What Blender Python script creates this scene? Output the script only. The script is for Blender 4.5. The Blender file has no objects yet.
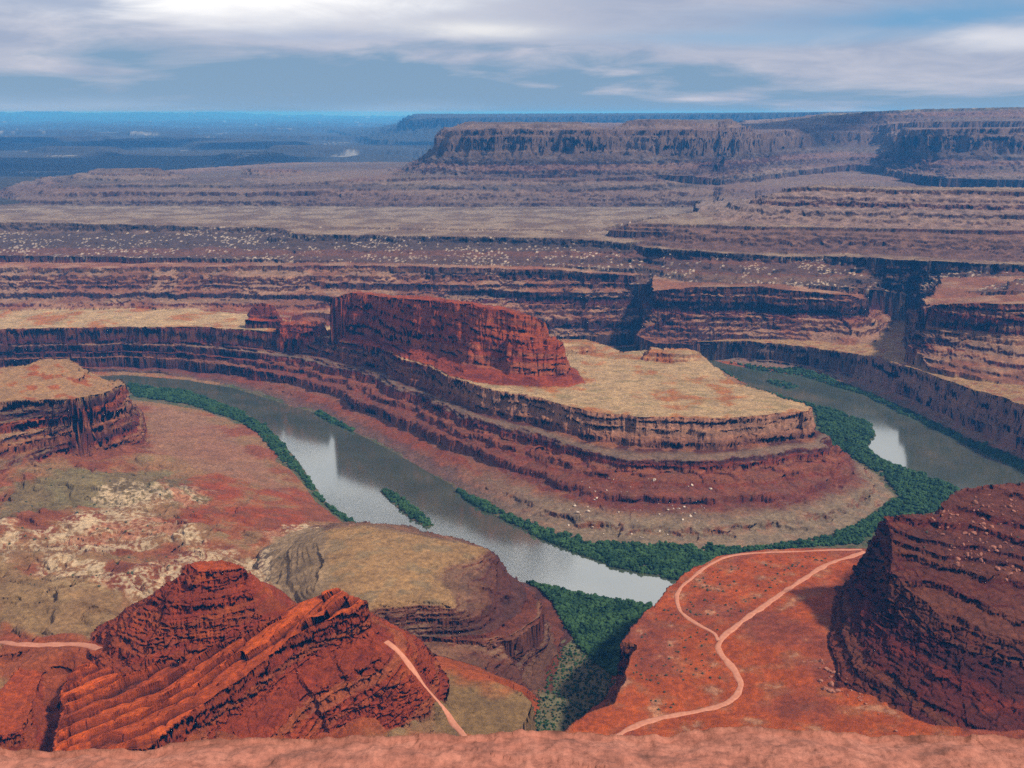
import bpy, math, random
import numpy as np
from mathutils import Vector

R = math.radians
scene = bpy.context.scene
coll = scene.collection

# ------------------------------------------------------------------ camera, sky, sun, exposure
FOC, PITCH, CAMZ = 1098.0, R(13.87), 600.0
cd = bpy.data.cameras.new('camera'); cam = bpy.data.objects.new('camera', cd); coll.objects.link(cam)
cam.location = (0, 0, CAMZ); cam.rotation_euler = (R(90) - PITCH, 0, 0)
cd.sensor_width = 36; cd.lens = 36 * FOC / 1024; cd.clip_start = .5; cd.clip_end = 200000
scene.camera = cam

SUN_EL, SUN_AZ = R(47), R(116)            # azimuth clockwise from +Y (the view direction)
world = bpy.data.worlds.new('World'); scene.world = world; world.use_nodes = True
nt = world.node_tree; N = nt.nodes; L = nt.links; N.clear()


def node(tree, typ, **kw):
    n = tree.nodes.new(typ)
    for k, v in kw.items():
        if k == 'inp':
            for i, val in v.items():
                n.inputs[i].default_value = val
        else:
            setattr(n, k, v)
    return n


def ramp(tree, pts, fac=None, interp='LINEAR'):
    n = tree.nodes.new('ShaderNodeValToRGB'); cr = n.color_ramp; cr.interpolation = interp
    while len(cr.elements) < len(pts):
        cr.elements.new(0.5)
    for e, (p, c) in zip(cr.elements, pts):
        e.position = p; e.color = (*c, 1) if len(c) == 3 else c
    if fac is not None:
        tree.links.new(fac, n.inputs[0])
    return n


def mth(tree, op, a, b=None, c=None):
    n = tree.nodes.new('ShaderNodeMath'); n.operation = op
    for i, v in enumerate((a, b, c)):
        if v is None:
            continue
        if isinstance(v, (int, float)):
            n.inputs[i].default_value = v
        else:
            tree.links.new(v, n.inputs[i])
    return n.outputs[0]


def mixc(tree, fac, a, b, mode='MIX'):
    n = tree.nodes.new('ShaderNodeMix'); n.data_type = 'RGBA'; n.blend_type = mode
    for i, v in ((0, fac), (6, a), (7, b)):
        if isinstance(v, (int, float)):
            n.inputs[i].default_value = v
        elif isinstance(v, tuple):
            n.inputs[i].default_value = (*v, 1) if len(v) == 3 else v
        else:
            tree.links.new(v, n.inputs[i])
    return n.outputs[2]


sky = node(nt, 'ShaderNodeTexSky', sky_type='NISHITA', sun_disc=False, sun_elevation=SUN_EL, sun_rotation=SUN_AZ,
           altitude=1800, air_density=1.0, dust_density=1.0)
tc = node(nt, 'ShaderNodeTexCoord'); sep = node(nt, 'ShaderNodeSeparateXYZ')
L.new(tc.outputs['Generated'], sep.inputs[0])
# cloud deck: the view direction cut with a flat layer overhead, streaks stretched sideways
az = mth(nt, 'ARCTAN2', sep.outputs[0], sep.outputs[1])
el = mth(nt, 'ARCSINE', sep.outputs[2])
elp = mth(nt, 'MAXIMUM', el, 0.0)
elw = mth(nt, 'POWER', elp, 0.75)
cmb = node(nt, 'ShaderNodeCombineXYZ')
L.new(mth(nt, 'MULTIPLY', az, 6.0), cmb.inputs[0]); L.new(mth(nt, 'MULTIPLY', elw, 20.0), cmb.inputs[1])
nz1 = node(nt, 'ShaderNodeTexNoise', inp={'Scale': 1.0, 'Detail': 7.0, 'Roughness': .55, 'Distortion': .35})
L.new(cmb.outputs[0], nz1.inputs['Vector'])
cmb2 = node(nt, 'ShaderNodeCombineXYZ', inp={2: 7.3})
L.new(mth(nt, 'MULTIPLY', az, 11.0), cmb2.inputs[0]); L.new(mth(nt, 'MULTIPLY', elw, 34.0), cmb2.inputs[1])
nz2 = node(nt, 'ShaderNodeTexNoise', inp={'Scale': 1.0, 'Detail': 6.0, 'Roughness': .6, 'Distortion': .5})
L.new(cmb2.outputs[0], nz2.inputs['Vector'])
# share of pale cloud grows with height above the horizon
hgt = mth(nt, 'MULTIPLY', elp, 1 / R(5.4))
cov = mth(nt, 'ADD', mth(nt, 'MULTIPLY', mth(nt, 'SUBTRACT', nz1.outputs[0], .5), 2.6), mth(nt, 'MULTIPLY', hgt, 1.35))
cl_lo = (2.9, 4.9, 7.5)
cl_mid = (5.2, 6.0, 8.3)
cl_hi = (8.4, 8.4, 9.9)


def blob(px, py, sx, sy):                  # a soft patch of sky at a bearing and height
    d0 = ((px - 512) / FOC, math.cos(PITCH) - (py - 384) / FOC * math.sin(PITCH), -math.sin(PITCH) - (py - 384) / FOC * math.cos(PITCH))
    a0 = math.atan2(d0[0], d0[1]); e0 = math.atan2(d0[2], math.hypot(d0[0], d0[1]))
    da_ = mth(nt, 'DIVIDE', mth(nt, 'SUBTRACT', az, a0), sx / FOC); de_ = mth(nt, 'DIVIDE', mth(nt, 'SUBTRACT', el, e0), sy / FOC)
    de_ = mth(nt, 'ADD', de_, mth(nt, 'MULTIPLY', mth(nt, 'SUBTRACT', nz1.outputs[0], .5), 2.2))
    da_ = mth(nt, 'ADD', da_, mth(nt, 'MULTIPLY', mth(nt, 'SUBTRACT', nz2.outputs[0], .5), 2.0))
    q = mth(nt, 'ADD', mth(nt, 'MULTIPLY', da_, da_), mth(nt, 'MULTIPLY', de_, de_))
    return mth(nt, 'POWER', 2.718, mth(nt, 'MULTIPLY', q, -1.0))


cov = mth(nt, 'ADD', cov, mth(nt, 'MULTIPLY', blob(900, 75, 330, 45), .55))
cov = mth(nt, 'SUBTRACT', cov, mth(nt, 'MULTIPLY', blob(420, 78, 230, 24), .45))
covr = ramp(nt, [(0.30, (0, 0, 0)), (0.85, (1, 1, 1))], cov)
br = ramp(nt, [(0.36, (0, 0, 0)), (0.72, (1, 1, 1))], nz2.outputs[0])
pale = mixc(nt, br.outputs[0], cl_mid, cl_hi)
deck = mixc(nt, covr.outputs[0], cl_lo, pale)
for args, col_, k_ in (((240, -2, 190, 22), (17, 16.6, 16.4), 1.0), ((480, 30, 70, 8), (13.5, 13.2, 13.2), .9), ((50, 2, 60, 9), (5.6, 6.6, 9.0), .85), ((320, 36, 90, 5), (6.2, 7.2, 9.8), .6), ((940, 16, 170, 15), (2.2, 5.4, 9.2), .95),
                       ((760, 38, 130, 7), (4.0, 6.6, 9.8), .75), ((1010, 40, 60, 9), (12.5, 12.4, 13.2), .7), ((60, 108, 120, 8), (7.5, 8.6, 11), .45), ((390, 112, 70, 7), (7.5, 8.6, 11), .5)):
    deck = mixc(nt, mth(nt, 'MULTIPLY', blob(*args), k_), deck, col_)
high = ramp(nt, [(R(6) / 1.5, (0, 0, 0)), (R(14) / 1.5, (1, 1, 1))], mth(nt, 'DIVIDE', elp, 1.5))
deck2 = mixc(nt, high.outputs[0], deck, (14.5, 14.5, 14.8))
over = ramp(nt, [(R(27) / 1.5, (0, 0, 0)), (R(50) / 1.5, (1, 1, 1))], mth(nt, 'DIVIDE', elp, 1.5))
deck2 = mixc(nt, over.outputs[0], deck2, (4.6, 4.7, 5.1))
fin = mixc(nt, .88, sky.outputs[0], deck2)
bg = node(nt, 'ShaderNodeBackground', inp={'Strength': .06})
L.new(fin, bg.inputs[0])
wo = node(nt, 'ShaderNodeOutputWorld'); L.new(bg.outputs[0], wo.inputs[0])

sd = bpy.data.lights.new('sun', 'SUN'); sd.energy = 5.0; sd.angle = R(4); sd.color = (1, .93, .84)
sun = bpy.data.objects.new('sun', sd); coll.objects.link(sun)
sdir = Vector((math.sin(SUN_AZ) * math.cos(SUN_EL), math.cos(SUN_AZ) * math.cos(SUN_EL), math.sin(SUN_EL)))
sun.rotation_euler = sdir.to_track_quat('Z', 'Y').to_euler()
sun.location = (0, 0, 3000)

vs = scene.view_settings
vs.view_transform = 'Standard'; vs.look = 'None'; vs.exposure = 0.22; vs.gamma = 1
scene.cycles.use_denoising = False; scene.cycles.sample_clamp_indirect = 3.0; scene.cycles.sample_clamp_direct = 12.0; scene.cycles.denoising_prefilter = 'ACCURATE'
scene.cycles.max_bounces = 6; scene.cycles.diffuse_bounces = 3; scene.cycles.glossy_bounces = 3; scene.cycles.volume_bounces = 1
random.seed(4); rng = np.random.default_rng(7)

# ------------------------------------------------------------------ maths helpers
SP, CP = math.sin(PITCH), math.cos(PITCH)


def ray(px, py):
    a = (px - 512) / FOC; b = -(py - 384) / FOC
    return np.array([a, CP + b * SP, -SP + b * CP])


def Z(px, py, z):                          # the point seen at a photograph position, at a surveyed height
    d = ray(px, py); t = (z - CAMZ) / d[2]
    return (d[0] * t, d[1] * t, z)


def Y(px, py, y):                          # the same, at a surveyed distance
    d = ray(px, py); t = y / d[1]
    return (d[0] * t, y, CAMZ + d[2] * t)


def W(px, y, z):                           # bearing, distance, height
    d = ray(px, 384)
    return ((px - 512) / FOC * y / CP, y, z)


f32 = np.float32


def _hash(ix, iy, iz, seed):
    with np.errstate(over='ignore'):
        h = ix.astype(np.uint32) * np.uint32(374761393) + iy.astype(np.uint32) * np.uint32(668265263) \
            + iz.astype(np.uint32) * np.uint32(2147483647 - 5) + np.uint32(seed * 974711 + 17)
        h = (h ^ (h >> np.uint32(13))) * np.uint32(1274126177)
        h = (h ^ (h >> np.uint32(16))) * np.uint32(2246822519)
        return h ^ (h >> np.uint32(15))


_G3 = np.array([[1, 1, 0], [-1, 1, 0], [1, -1, 0], [-1, -1, 0], [1, 0, 1], [-1, 0, 1], [1, 0, -1], [-1, 0, -1],
                [0, 1, 1], [0, -1, 1], [0, 1, -1], [0, -1, -1], [1, 1, 0], [-1, 1, 0], [0, -1, 1], [0, -1, -1]], f32)


def pn3(x, y, z, seed=0):
    x = np.asarray(x, f32); y = np.asarray(y, f32); z = np.asarray(z, f32)
    x0 = np.floor(x); y0 = np.floor(y); z0 = np.floor(z)
    fx = x - x0; fy = y - y0; fz = z - z0
    ix = x0.astype(np.int32); iy = y0.astype(np.int32); iz = z0.astype(np.int32)
    u = fx * fx * fx * (fx * (fx * 6 - 15) + 10); v = fy * fy * fy * (fy * (fy * 6 - 15) + 10); w = fz * fz * fz * (fz * (fz * 6 - 15) + 10)

    def g(a, b, c):
        k = (_hash(ix + a, iy + b, iz + c, seed) & np.uint32(15)).astype(np.int32)
        G = _G3[k]
        return G[..., 0] * (fx - a) + G[..., 1] * (fy - b) + G[..., 2] * (fz - c)
    r = 0
    for c, wc in ((0, 1 - w), (1, w)):
        x00 = g(0, 0, c) * (1 - u) + g(1, 0, c) * u
        x10 = g(0, 1, c) * (1 - u) + g(1, 1, c) * u
        r = r + wc * (x00 * (1 - v) + x10 * v)
    return r


_G2 = np.array([[math.cos(a), math.sin(a)] for a in np.linspace(0, 2 * math.pi, 16, endpoint=False)], f32)


def pn2(x, y, seed=0):
    x = np.asarray(x, f32); y = np.asarray(y, f32)
    x0 = np.floor(x); y0 = np.floor(y)
    fx = x - x0; fy = y - y0
    ix = x0.astype(np.int32); iy = y0.astype(np.int32); iz = np.zeros_like(ix)
    u = fx * fx * fx * (fx * (fx * 6 - 15) + 10); v = fy * fy * fy * (fy * (fy * 6 - 15) + 10)

    def g(a, b):
        G = _G2[(_hash(ix + a, iy + b, iz, seed) & np.uint32(15)).astype(np.int32)]
        return G[..., 0] * (fx - a) + G[..., 1] * (fy - b)
    return 1.4 * ((g(0, 0) * (1 - u) + g(1, 0) * u) * (1 - v) + (g(0, 1) * (1 - u) + g(1, 1) * u) * v)


def fbm2(x, y, o=4, seed=0, gain=.5):
    r = 0; a = 1.0
    for i in range(o):
        r = r + a * pn2(x * 2 ** i + 17.3 * i, y * 2 ** i - 9.1 * i, seed + i); a *= gain
    return r


def fbm3(x, y, z, o=4, seed=0, gain=.5):
    r = 0; a = 1.0
    for i in range(o):
        r = r + a * pn3(x * 2 ** i + 17.3 * i, y * 2 ** i - 9.1 * i, z * 2 ** i + 4.7 * i, seed + i); a *= gain
    return r


def worley(x, y, z, seed=0):
    """nearest and second nearest distance, and a random number of the nearest cell"""
    x0 = np.floor(x).astype(np.int32); y0 = np.floor(y).astype(np.int32); z0 = np.floor(z).astype(np.int32)
    f1 = np.full(x.shape, 9, f32); f2 = f1.copy(); idn = np.zeros(x.shape, f32)
    for a in (-1, 0, 1):
        for b in (-1, 0, 1):
            for c in (-1, 0, 1):
                h = _hash(x0 + a, y0 + b, z0 + c, seed)
                jx = (h & np.uint32(1023)).astype(f32) / 1023; jy = ((h >> np.uint32(10)) & np.uint32(1023)).astype(f32) / 1023
                jz = ((h >> np.uint32(20)) & np.uint32(1023)).astype(f32) / 1023
                d = np.sqrt((x0 + a + jx - x) ** 2 + (y0 + b + jy - y) ** 2 + (z0 + c + jz - z) ** 2)
                m = d < f1
                f2 = np.where(m, f1, np.minimum(f2, d)); f1 = np.where(m, d, f1); idn = np.where(m, jx, idn)
    return f1, f2, idn


def sst(a, b, x):
    t = np.clip((x - a) / (b - a), 0, 1)
    return t * t * (3 - 2 * t)


def pdist(x, y, poly, closed=True, vals=None):
    """distance to a polyline, inside flag, value interpolated along the nearest edge"""
    n = len(poly); best = np.full(x.shape, 1e12, f32); val = np.zeros(x.shape, f32); ins = np.zeros(x.shape, bool)
    for i in range(n if closed else n - 1):
        ax, ay = poly[i][:2]; bx, by = poly[(i + 1) % n][:2]
        ex, ey = bx - ax, by - ay; l2 = ex * ex + ey * ey + 1e-9
        t = np.clip(((x - ax) * ex + (y - ay) * ey) / l2, 0, 1)
        d = (x - ax - t * ex) ** 2 + (y - ay - t * ey) ** 2
        m = d < best; best = np.where(m, d, best)
        if vals is not None:
            val = np.where(m, vals[i] + t * (vals[(i + 1) % n] - vals[i]), val)
        if closed:
            c = ((ay > y) != (by > y))
            if abs(ey) > 1e-9:
                ins ^= c & (x < ax + (y - ay) / ey * ex)
    return np.sqrt(best), ins, val


class RBF:                                  # a smooth surface through surveyed heights
    def __init__(s, pts, smooth=0.0):
        p = np.array(pts, float); s.c = p[:, :2]; s.m = p[:, 2].mean()
        d = np.hypot(*(s.c[:, None] - s.c[None]).transpose(2, 0, 1))
        s.w = np.linalg.solve(d + np.eye(len(p)) * -smooth, p[:, 2] - s.m)

    def __call__(s, x, y):
        r = np.full(np.shape(x), s.m, f32)
        for (cx, cy), w in zip(s.c, s.w):
            r += f32(w) * np.sqrt((x - f32(cx)) ** 2 + (y - f32(cy)) ** 2)
        return r


# ------------------------------------------------------------------ strata: rock layers cut into ledges
def layers(seed, lo, hi, top=760):
    r = np.random.default_rng(seed); b = [-60.0]
    while b[-1] < top:
        b.append(b[-1] + r.uniform(lo, hi))
    return np.array(b), r.uniform(.35, .8, len(b))


LAY_A = layers(3, 8, 22); LAY_B = layers(5, 2.2, 6.5); LAY_C = layers(8, 25, 60); LAY_D = layers(9, 5, 13); LAY_E = layers(10, 14, 30)


def terr(s, lay, sharp=.3):
    b, k = lay
    i = np.clip(np.searchsorted(b, s) - 1, 0, len(b) - 2)
    u = (s - b[i]) / (b[i + 1] - b[i])
    kk = k[i]                               # share of the climb taken on the gentle ledge
    e = 1 - sharp
    v = np.where(u < e, u / e * kk * .6, kk * .6 + (1 - kk * .6) * sst(0, 1, (u - e) / sharp))
    return b[i] + v * (b[i + 1] - b[i])


# ------------------------------------------------------------------ landforms, surveyed
PROF = {
    'mesa': [(0, 0), (.03, .14), (.06, .26), (.2, .33), (.24, .43), (.45, .57), (.48, .66), (.72, .82), (1, 1)],
    'wall': [(0, 0), (.05, .2), (.1, .35), (.26, .42), (.29, .52), (.39, .56), (.42, .65), (.54, .70), (.57, .77), (.8, .87), (1, 1)],
    'butte': [(0, 0), (.06, .08), (.28, .45), (.5, .83), (.74, .92), (1, 1)],
    'cliff': [(0, 0), (.1, .35), (.2, .62), (.3, .68), (.4, .82), (1, 1)],
    'debris': [(0, 0), (.05, .2), (.1, .3), (1, 1)],
    'step': [(0, 0), (.04, .12), (.3, .32), (.34, .46), (.6, .64), (.64, .76), (1, 1)],
    'big': [(0, 0), (.04, .12), (.1, .17), (.16, .46), (.2, .52), (.5, .75), (1, 1)],
    'hill': [(0, 0), (.15, .1), (.5, .45), (.56, .6), (.9, .9), (1, 1)],
    'rock': [(0, 0), (.1, .14), (.5, .5), (1, 1)],
    'crag': [(0, 0), (.15, .22), (.3, .45), (.55, .65), (1, 1)],
}
S = []


def stamp(name, rim, base=None, prof='mesa', run=None, extra=(), warp=1.0, ter=1.0, lay=LAY_A, dip=(0, 0), rough=1.0, label=None, fine=0.0, back=0):
    S.append(dict(name=name, rim=rim, base=base, prof=PROF.get(prof), run=run, warp=warp, ter=ter, lay=lay, dip=dip,
                  rough=rough, top=RBF(list(rim) + list(extra)), fine=fine))


# the peninsula inside the river bend
stamp('gooseneck',
      [Z(-260, 331, 103), Z(0, 329, 103), Z(60, 328, 103), Z(116, 327, 103), Z(180, 327, 107), Z(210, 327, 110), Z(262, 331, 112), Z(300, 334, 113),
       Z(330, 338, 115), Z(370, 346, 116), Z(410, 360, 117), Z(440, 372, 117), Z(468, 384, 118), Z(507, 391, 118), Z(575, 408, 119),
       Z(635, 417, 119), Z(696, 418, 119), Z(764, 416, 119), Z(805, 411, 119), Z(812, 407, 119), Z(801, 403, 118), Z(764, 391, 117), Z(734, 380, 115),
       Z(719, 366, 112), Z(702, 354, 113), Z(659, 348, 113), Z(646, 350, 110), Z(620, 351, 104), Z(590, 339, 110), Z(560, 338, 110),
       W(430, 2470, 108), W(330, 2600, 106), W(200, 2830, 104), W(-260, 2860, 102)],
      [Z(-260, 376, 3), Z(0, 374, 3), Z(124, 372, 3), Z(187, 377, 3), Z(232, 385, 3), Z(277, 399, 3), Z(311, 409, 3), Z(356, 430, 3), Z(414, 460, 3),
       Z(451, 482, 3), Z(507, 514, 3), Z(545, 532, 3), Z(582, 542, 3), Z(620, 547, 3), Z(702, 551, 3), Z(827, 537, 3), Z(860, 524, 3), Z(884, 506, 3), Z(896, 494, 3),
       Z(879, 476, 3), Z(842, 454, 3), Z(818, 438, 3), Z(800, 420, 3), Z(770, 401, 3), Z(735, 383, 3), Z(716, 370, 3), W(640, 2740, 3), W(590, 2735, 3), W(500, 2740, 3), W(420, 2760, 3),
       W(330, 2900, 100), W(-260, 2950, 100)], 'wall', warp=1.0, ter=1.15)
stamp('butte',
      [Y(330, 299, 2375), Y(345, 294, 2380), Y(372, 295, 2330), Y(420, 300, 2200), Y(470, 305, 2110), Y(505, 310, 2055), Y(530, 317, 2030),
       Y(543, 323, 2020), Y(540, 321, 2050), Y(515, 311, 2110), Y(470, 303, 2200), Y(440, 297, 2250), Y(400, 296, 2340), Y(350, 294, 2420)],
      [Z(314, 326, 117), Z(330, 337, 117), Z(370, 345, 118), Z(410, 358, 119), Z(440, 370, 119), Z(470, 381, 119), Z(520, 386, 119), Z(575, 385, 119),
       Z(582, 381, 119), Z(578, 372, 119), W(560, 2120, 118), W(520, 2220, 116), W(470, 2330, 112), W(420, 2440, 110), W(330, 2490, 112), W(315, 2460, 114)], 'butte', warp=.9, ter=.35, rough=.9)
stamp('butte', [Y(505, 335, 2005), Y(540, 338, 1990), Y(559, 341, 1988), Y(564, 344, 2010), Y(552, 335, 2050), Y(520, 330, 2100)],
      [Z(490, 384, 119), Z(530, 386, 119), Z(570, 386, 119), Z(586, 382, 119), Z(580, 372, 119), W(560, 2130, 118), W(520, 2220, 116)], 'butte', warp=.9, ter=.3, rough=.9)
stamp('butte', [Y(338, 300, 2365), Y(350, 293, 2370), Y(368, 294, 2345), Y(360, 292, 2380)], [Z(318, 326, 117), Z(340, 338, 117), Z(385, 350, 118), W(390, 2440, 112), W(330, 2470, 112)], 'butte', warp=.7, ter=.3, rough=.9)
stamp('knob', [Y(252, 305, 2540), Y(262, 303, 2545), Y(274, 306, 2540), Y(268, 304, 2560)],
      [Y(246, 320, 2520), Y(262, 322, 2515), Y(282, 322, 2520), Y(280, 320, 2570), W(250, 2570, 110)], 'butte', warp=.5, ter=.3)
for rm in ([Y(650, 347, 2240), Y(688, 348, 2232), Y(701, 353, 2185), Y(670, 354, 2170), Y(648, 352, 2190)], [Y(560, 339, 2330), Y(588, 341, 2320), Y(592, 345, 2280), Y(560, 346, 2260)]):
    stamp('shelf', rm, None, run=[(0, 0), (5, 7), (12, 12), (14, 40)], warp=.5, ter=0, rough=1)
stamp('butte', [Y(280, 322, 2490), Y(300, 320, 2470), Y(322, 321, 2440), Y(322, 324, 2420), Y(300, 324, 2440), Y(280, 325, 2460)], None, run=[(0, 0), (3, 6), (9, 15), (12, 40)], warp=.8, ter=.3, rough=1.2)
# walls across the river, left and back
stamp('red_wall', [Y(-280, 268, 3000), Y(0, 268, 3000), Y(150, 267, 3010), Y(300, 266, 3000), Y(420, 266, 3000), Y(560, 270, 2985), Y(628, 276, 2960), Y(652, 272, 3060),
                   W(700, 3110, 190), W(730, 4100, 200), W(-280, 4100, 180)],
      [Y(-280, 309, 2820), Y(0, 309, 2820), Y(150, 307, 2835), Y(300, 312, 2790), W(450, 2790, 60), W(540, 2770, 10), W(600, 2785, 5), W(640, 2840, 5),
       W(672, 2990, 30), W(720, 3040, 90), W(760, 4150, 190), W(-280, 4200, 180)], 'step', warp=1.7, ter=1.0)
stamp('debris_shelf', [Y(-280, 222, 3420), Y(0, 222, 3420), Y(120, 224, 3400), Y(282, 228, 3380), Y(300, 234, 3260), Y(420, 236, 3240), Y(560, 238, 3210), Y(620, 243, 3150),
                       W(690, 3300, 240), W(720, 4150, 250), W(-280, 4150, 250)],
      [Y(-280, 256, 3120), Y(0, 256, 3120), Y(150, 258, 3100), Y(282, 260, 3080), Y(420, 264, 3040), Y(560, 266, 3030), Y(630, 270, 3020), W(672, 3150, 170),
       W(740, 3400, 200), W(750, 4200, 240), W(-280, 4200, 240)], 'debris', warp=1.4, ter=.5, rough=2.0)
stamp('upper_shelf', [Y(270, 226, 3420), Y(420, 228, 3400), Y(540, 229, 3400), Y(585, 232, 3380), W(640, 3600, 268), W(720, 4150, 255), W(280, 4150, 262)],
      [Y(270, 238, 3260), Y(420, 240, 3250), Y(560, 242, 3230), Y(625, 243, 3260), W(700, 3600, 245), W(760, 4200, 240), W(260, 4200, 240)], 'debris', warp=1.2, ter=.5, rough=2.0)
# right side across the river
stamp('right_bench', [Y(690, 342, 2690), Y(749, 341, 2655), Y(800, 346, 2580), Y(835, 351, 2510), Y(880, 357, 2400), Y(917, 370, 2240), Y(959, 384, 2105), Y(1022, 404, 1905), Y(1130, 440, 1660),
                      W(1200, 2300, 120), W(1100, 3300, 110), W(660, 3300, 60), W(664, 2800, 50)],
      [Z(680, 356, 3), Z(726, 361, 3), Z(790, 370, 3), Z(827, 376, 3), Z(880, 397, 3), Z(932, 421, 3), Z(977, 442, 3), Z(1024, 459, 3), Z(1130, 508, 3),
       W(1300, 2300, 3), W(1200, 3400, 3), W(645, 3400, 3), W(645, 2850, 3)], 'cliff', warp=.8, ter=.8)
stamp('promontory', [Y(650, 291, 2800), Y(700, 287, 2765), Y(760, 287, 2750), Y(800, 291, 2720), Y(850, 295, 2690), Y(869, 301, 2690), Y(868, 296, 2780),
                     W(860, 3100, 190), W(660, 3300, 180), W(648, 2900, 170)],
      [Y(640, 336, 2720), Y(655, 344, 2695), Y(740, 345, 2665), Y(800, 345, 2625), Y(850, 347, 2550), Y(876, 345, 2560), Y(884, 330, 2680), W(890, 2900, 90), W(880, 3200, 160),
       W(640, 3400, 150), W(638, 2900, 90)], 'big', warp=1.0, ter=.7)
stamp('right_cliff', [Y(926, 308, 2330), Y(945, 303, 2310), Y(985, 303, 2270), Y(1024, 304, 2230), Y(1130, 306, 2150), W(1200, 2700, 210), W(930, 2750, 200), Y(924, 305, 2450)],
      [Y(912, 345, 2330), Y(925, 366, 2230), Y(965, 374, 2150), Y(1024, 388, 2040), Y(1130, 414, 1880), W(1300, 2800, 90), W(900, 2900, 110), W(902, 2500, 75)],
      'big', warp=1.0, ter=.7)
stamp('debris_right', [Y(640, 247, 3130), Y(696, 251, 3000), Y(790, 257, 2950), Y(842, 256, 2930), Y(910, 260, 2850), Y(966, 263, 2800), Y(1130, 268, 2720), W(1200, 3800, 235), W(640, 3900, 235)],
      [Y(628, 285, 2950), Y(700, 283, 2820), Y(760, 283, 2800), Y(850, 288, 2770), W(880, 2830, 150), W(905, 2830, 140), W(935, 2600, 185), Y(1000, 292, 2450), Y(1130, 290, 2400), W(1300, 3800, 235), W(560, 3900, 235)],
      'debris', warp=1.5, ter=.5, rough=2.0)
stamp('mid_tier', [Y(622, 224, 3300), Y(660, 224, 3250), Y(735, 226, 3180), Y(860, 228, 3120), Y(1000, 230, 3030), Y(1130, 232, 2950), W(1200, 3700, 300), W(760, 3600, 298), W(680, 3480, 296)],
      [Y(572, 246, 3280), Y(640, 246, 3160), Y(696, 250, 3040), Y(842, 255, 2970), Y(966, 262, 2840), Y(1130, 266, 2760), W(1300, 4000, 240), W(760, 3900, 240), W(600, 3600, 240)], 'step', warp=1.2, ter=1.0, lay=LAY_A)
stamp('mid_mesa', [Y(786, 188, 3480), Y(830, 187, 3440), Y(900, 190, 3380), Y(1024, 192, 3300), Y(1130, 194, 3230), W(1200, 3330, 385), W(1024, 3380, 383), W(900, 3450, 380), W(800, 3540, 380)],
      [Y(690, 225, 3260), Y(760, 226, 3185), Y(860, 228, 3125), Y(1000, 230, 3035), Y(1130, 232, 2955), W(1300, 3700, 300), W(1000, 3800, 300), W(690, 3900, 300)], 'step', warp=1.4, ter=1.0, rough=1.6)
# far mesa country
stamp('far_skirt', [Y(58, 187, 4560), Y(110, 184, 4560), Y(250, 185, 4560), Y(400, 178, 4600), Y(440, 176, 4640), Y(560, 180, 4560), Y(640, 176, 4560), Y(690, 186, 4560), Y(760, 190, 4700), W(900, 5600, 300), W(1250, 5300, 300),
                    W(1300, 7000, 300), W(300, 7000, 300), W(60, 5400, 290)],
      [Y(-6, 208, 4190), Y(100, 209, 4170), Y(250, 210, 4150), Y(420, 208, 4160), Y(560, 209, 4150), Y(660, 210, 4150), Y(740, 212, 4150), W(1400, 4600, 240), W(1500, 7200, 240), W(250, 7200, 240), W(-10, 5600, 240)],
      'step', warp=3.0, ter=1.0, lay=LAY_E)
stamp('low_hill', [Y(118, 169, 5100), Y(160, 168, 5100), W(150, 5300, 345), W(120, 5300, 345)],
      [Y(60, 181, 4900), Y(120, 186, 4700), Y(180, 184, 4800), Y(215, 182, 5000), W(200, 5600, 290), W(60, 5600, 290)], 'step', warp=3, ter=.8)
stamp('low_hill', [Y(262, 171, 5300), Y(300, 170, 5300), W(290, 5450, 340), W(262, 5450, 340)],
      [Y(236, 181, 5150), Y(280, 184, 4950), Y(330, 181, 5150), W(320, 5700, 290), W(240, 5700, 290)], 'step', warp=3, ter=.8)
stamp('far_mesa', [Y(446, 132, 5000), Y(470, 130, 4930), Y(498, 128, 4900), Y(530, 129, 4900), Y(552, 130, 4990), Y(565, 130, 4900), Y(600, 130, 4960), Y(612, 130, 5120), Y(640, 130, 5050), Y(690, 130, 5080), Y(720, 131, 5350),
                   Y(760, 134, 5750), W(800, 6800, 520), W(880, 6800, 520), Y(908, 130, 5600), Y(940, 129, 5420), Y(1024, 128, 5350), Y(1150, 127, 5250), W(1250, 8500, 540), W(560, 8500, 530), W(446, 5500, 530)],
      [Y(402, 174, 4850), Y(450, 176, 4690), Y(520, 175, 4650), Y(590, 176, 4680), Y(690, 176, 4680), Y(730, 182, 4900), W(790, 5600, 320), W(840, 6000, 330), W(890, 5300, 320), W(930, 4980, 315), W(1024, 4900, 310), W(1200, 4800, 310), W(1400, 8800, 300), W(500, 8800, 300), W(392, 5700, 310)],
      'big', warp=3.2, ter=.6, lay=LAY_C, rough=2)
stamp('far_mesa', [Y(466, 126, 5060), Y(500, 124, 5010), Y(545, 124, 5030), Y(580, 126, 5100), W(575, 5400, 560), W(470, 5400, 560)],
      [Y(452, 131, 5010), Y(500, 129, 4930), Y(548, 130, 5010), Y(606, 131, 5110), W(600, 5600, 530), W(450, 5600, 530)], 'step', warp=1.6, ter=.5)
stamp('far_mesa', [Y(626, 121, 5400), Y(650, 119, 5350), Y(690, 121, 5450), Y(715, 124, 5600), W(720, 6000, 570), W(630, 6000, 570)],
      [Y(614, 130, 5300), Y(660, 130, 5200), Y(712, 131, 5400), W(740, 6200, 530), W(610, 6200, 530)], 'step', warp=1.6, ter=.5)
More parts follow.
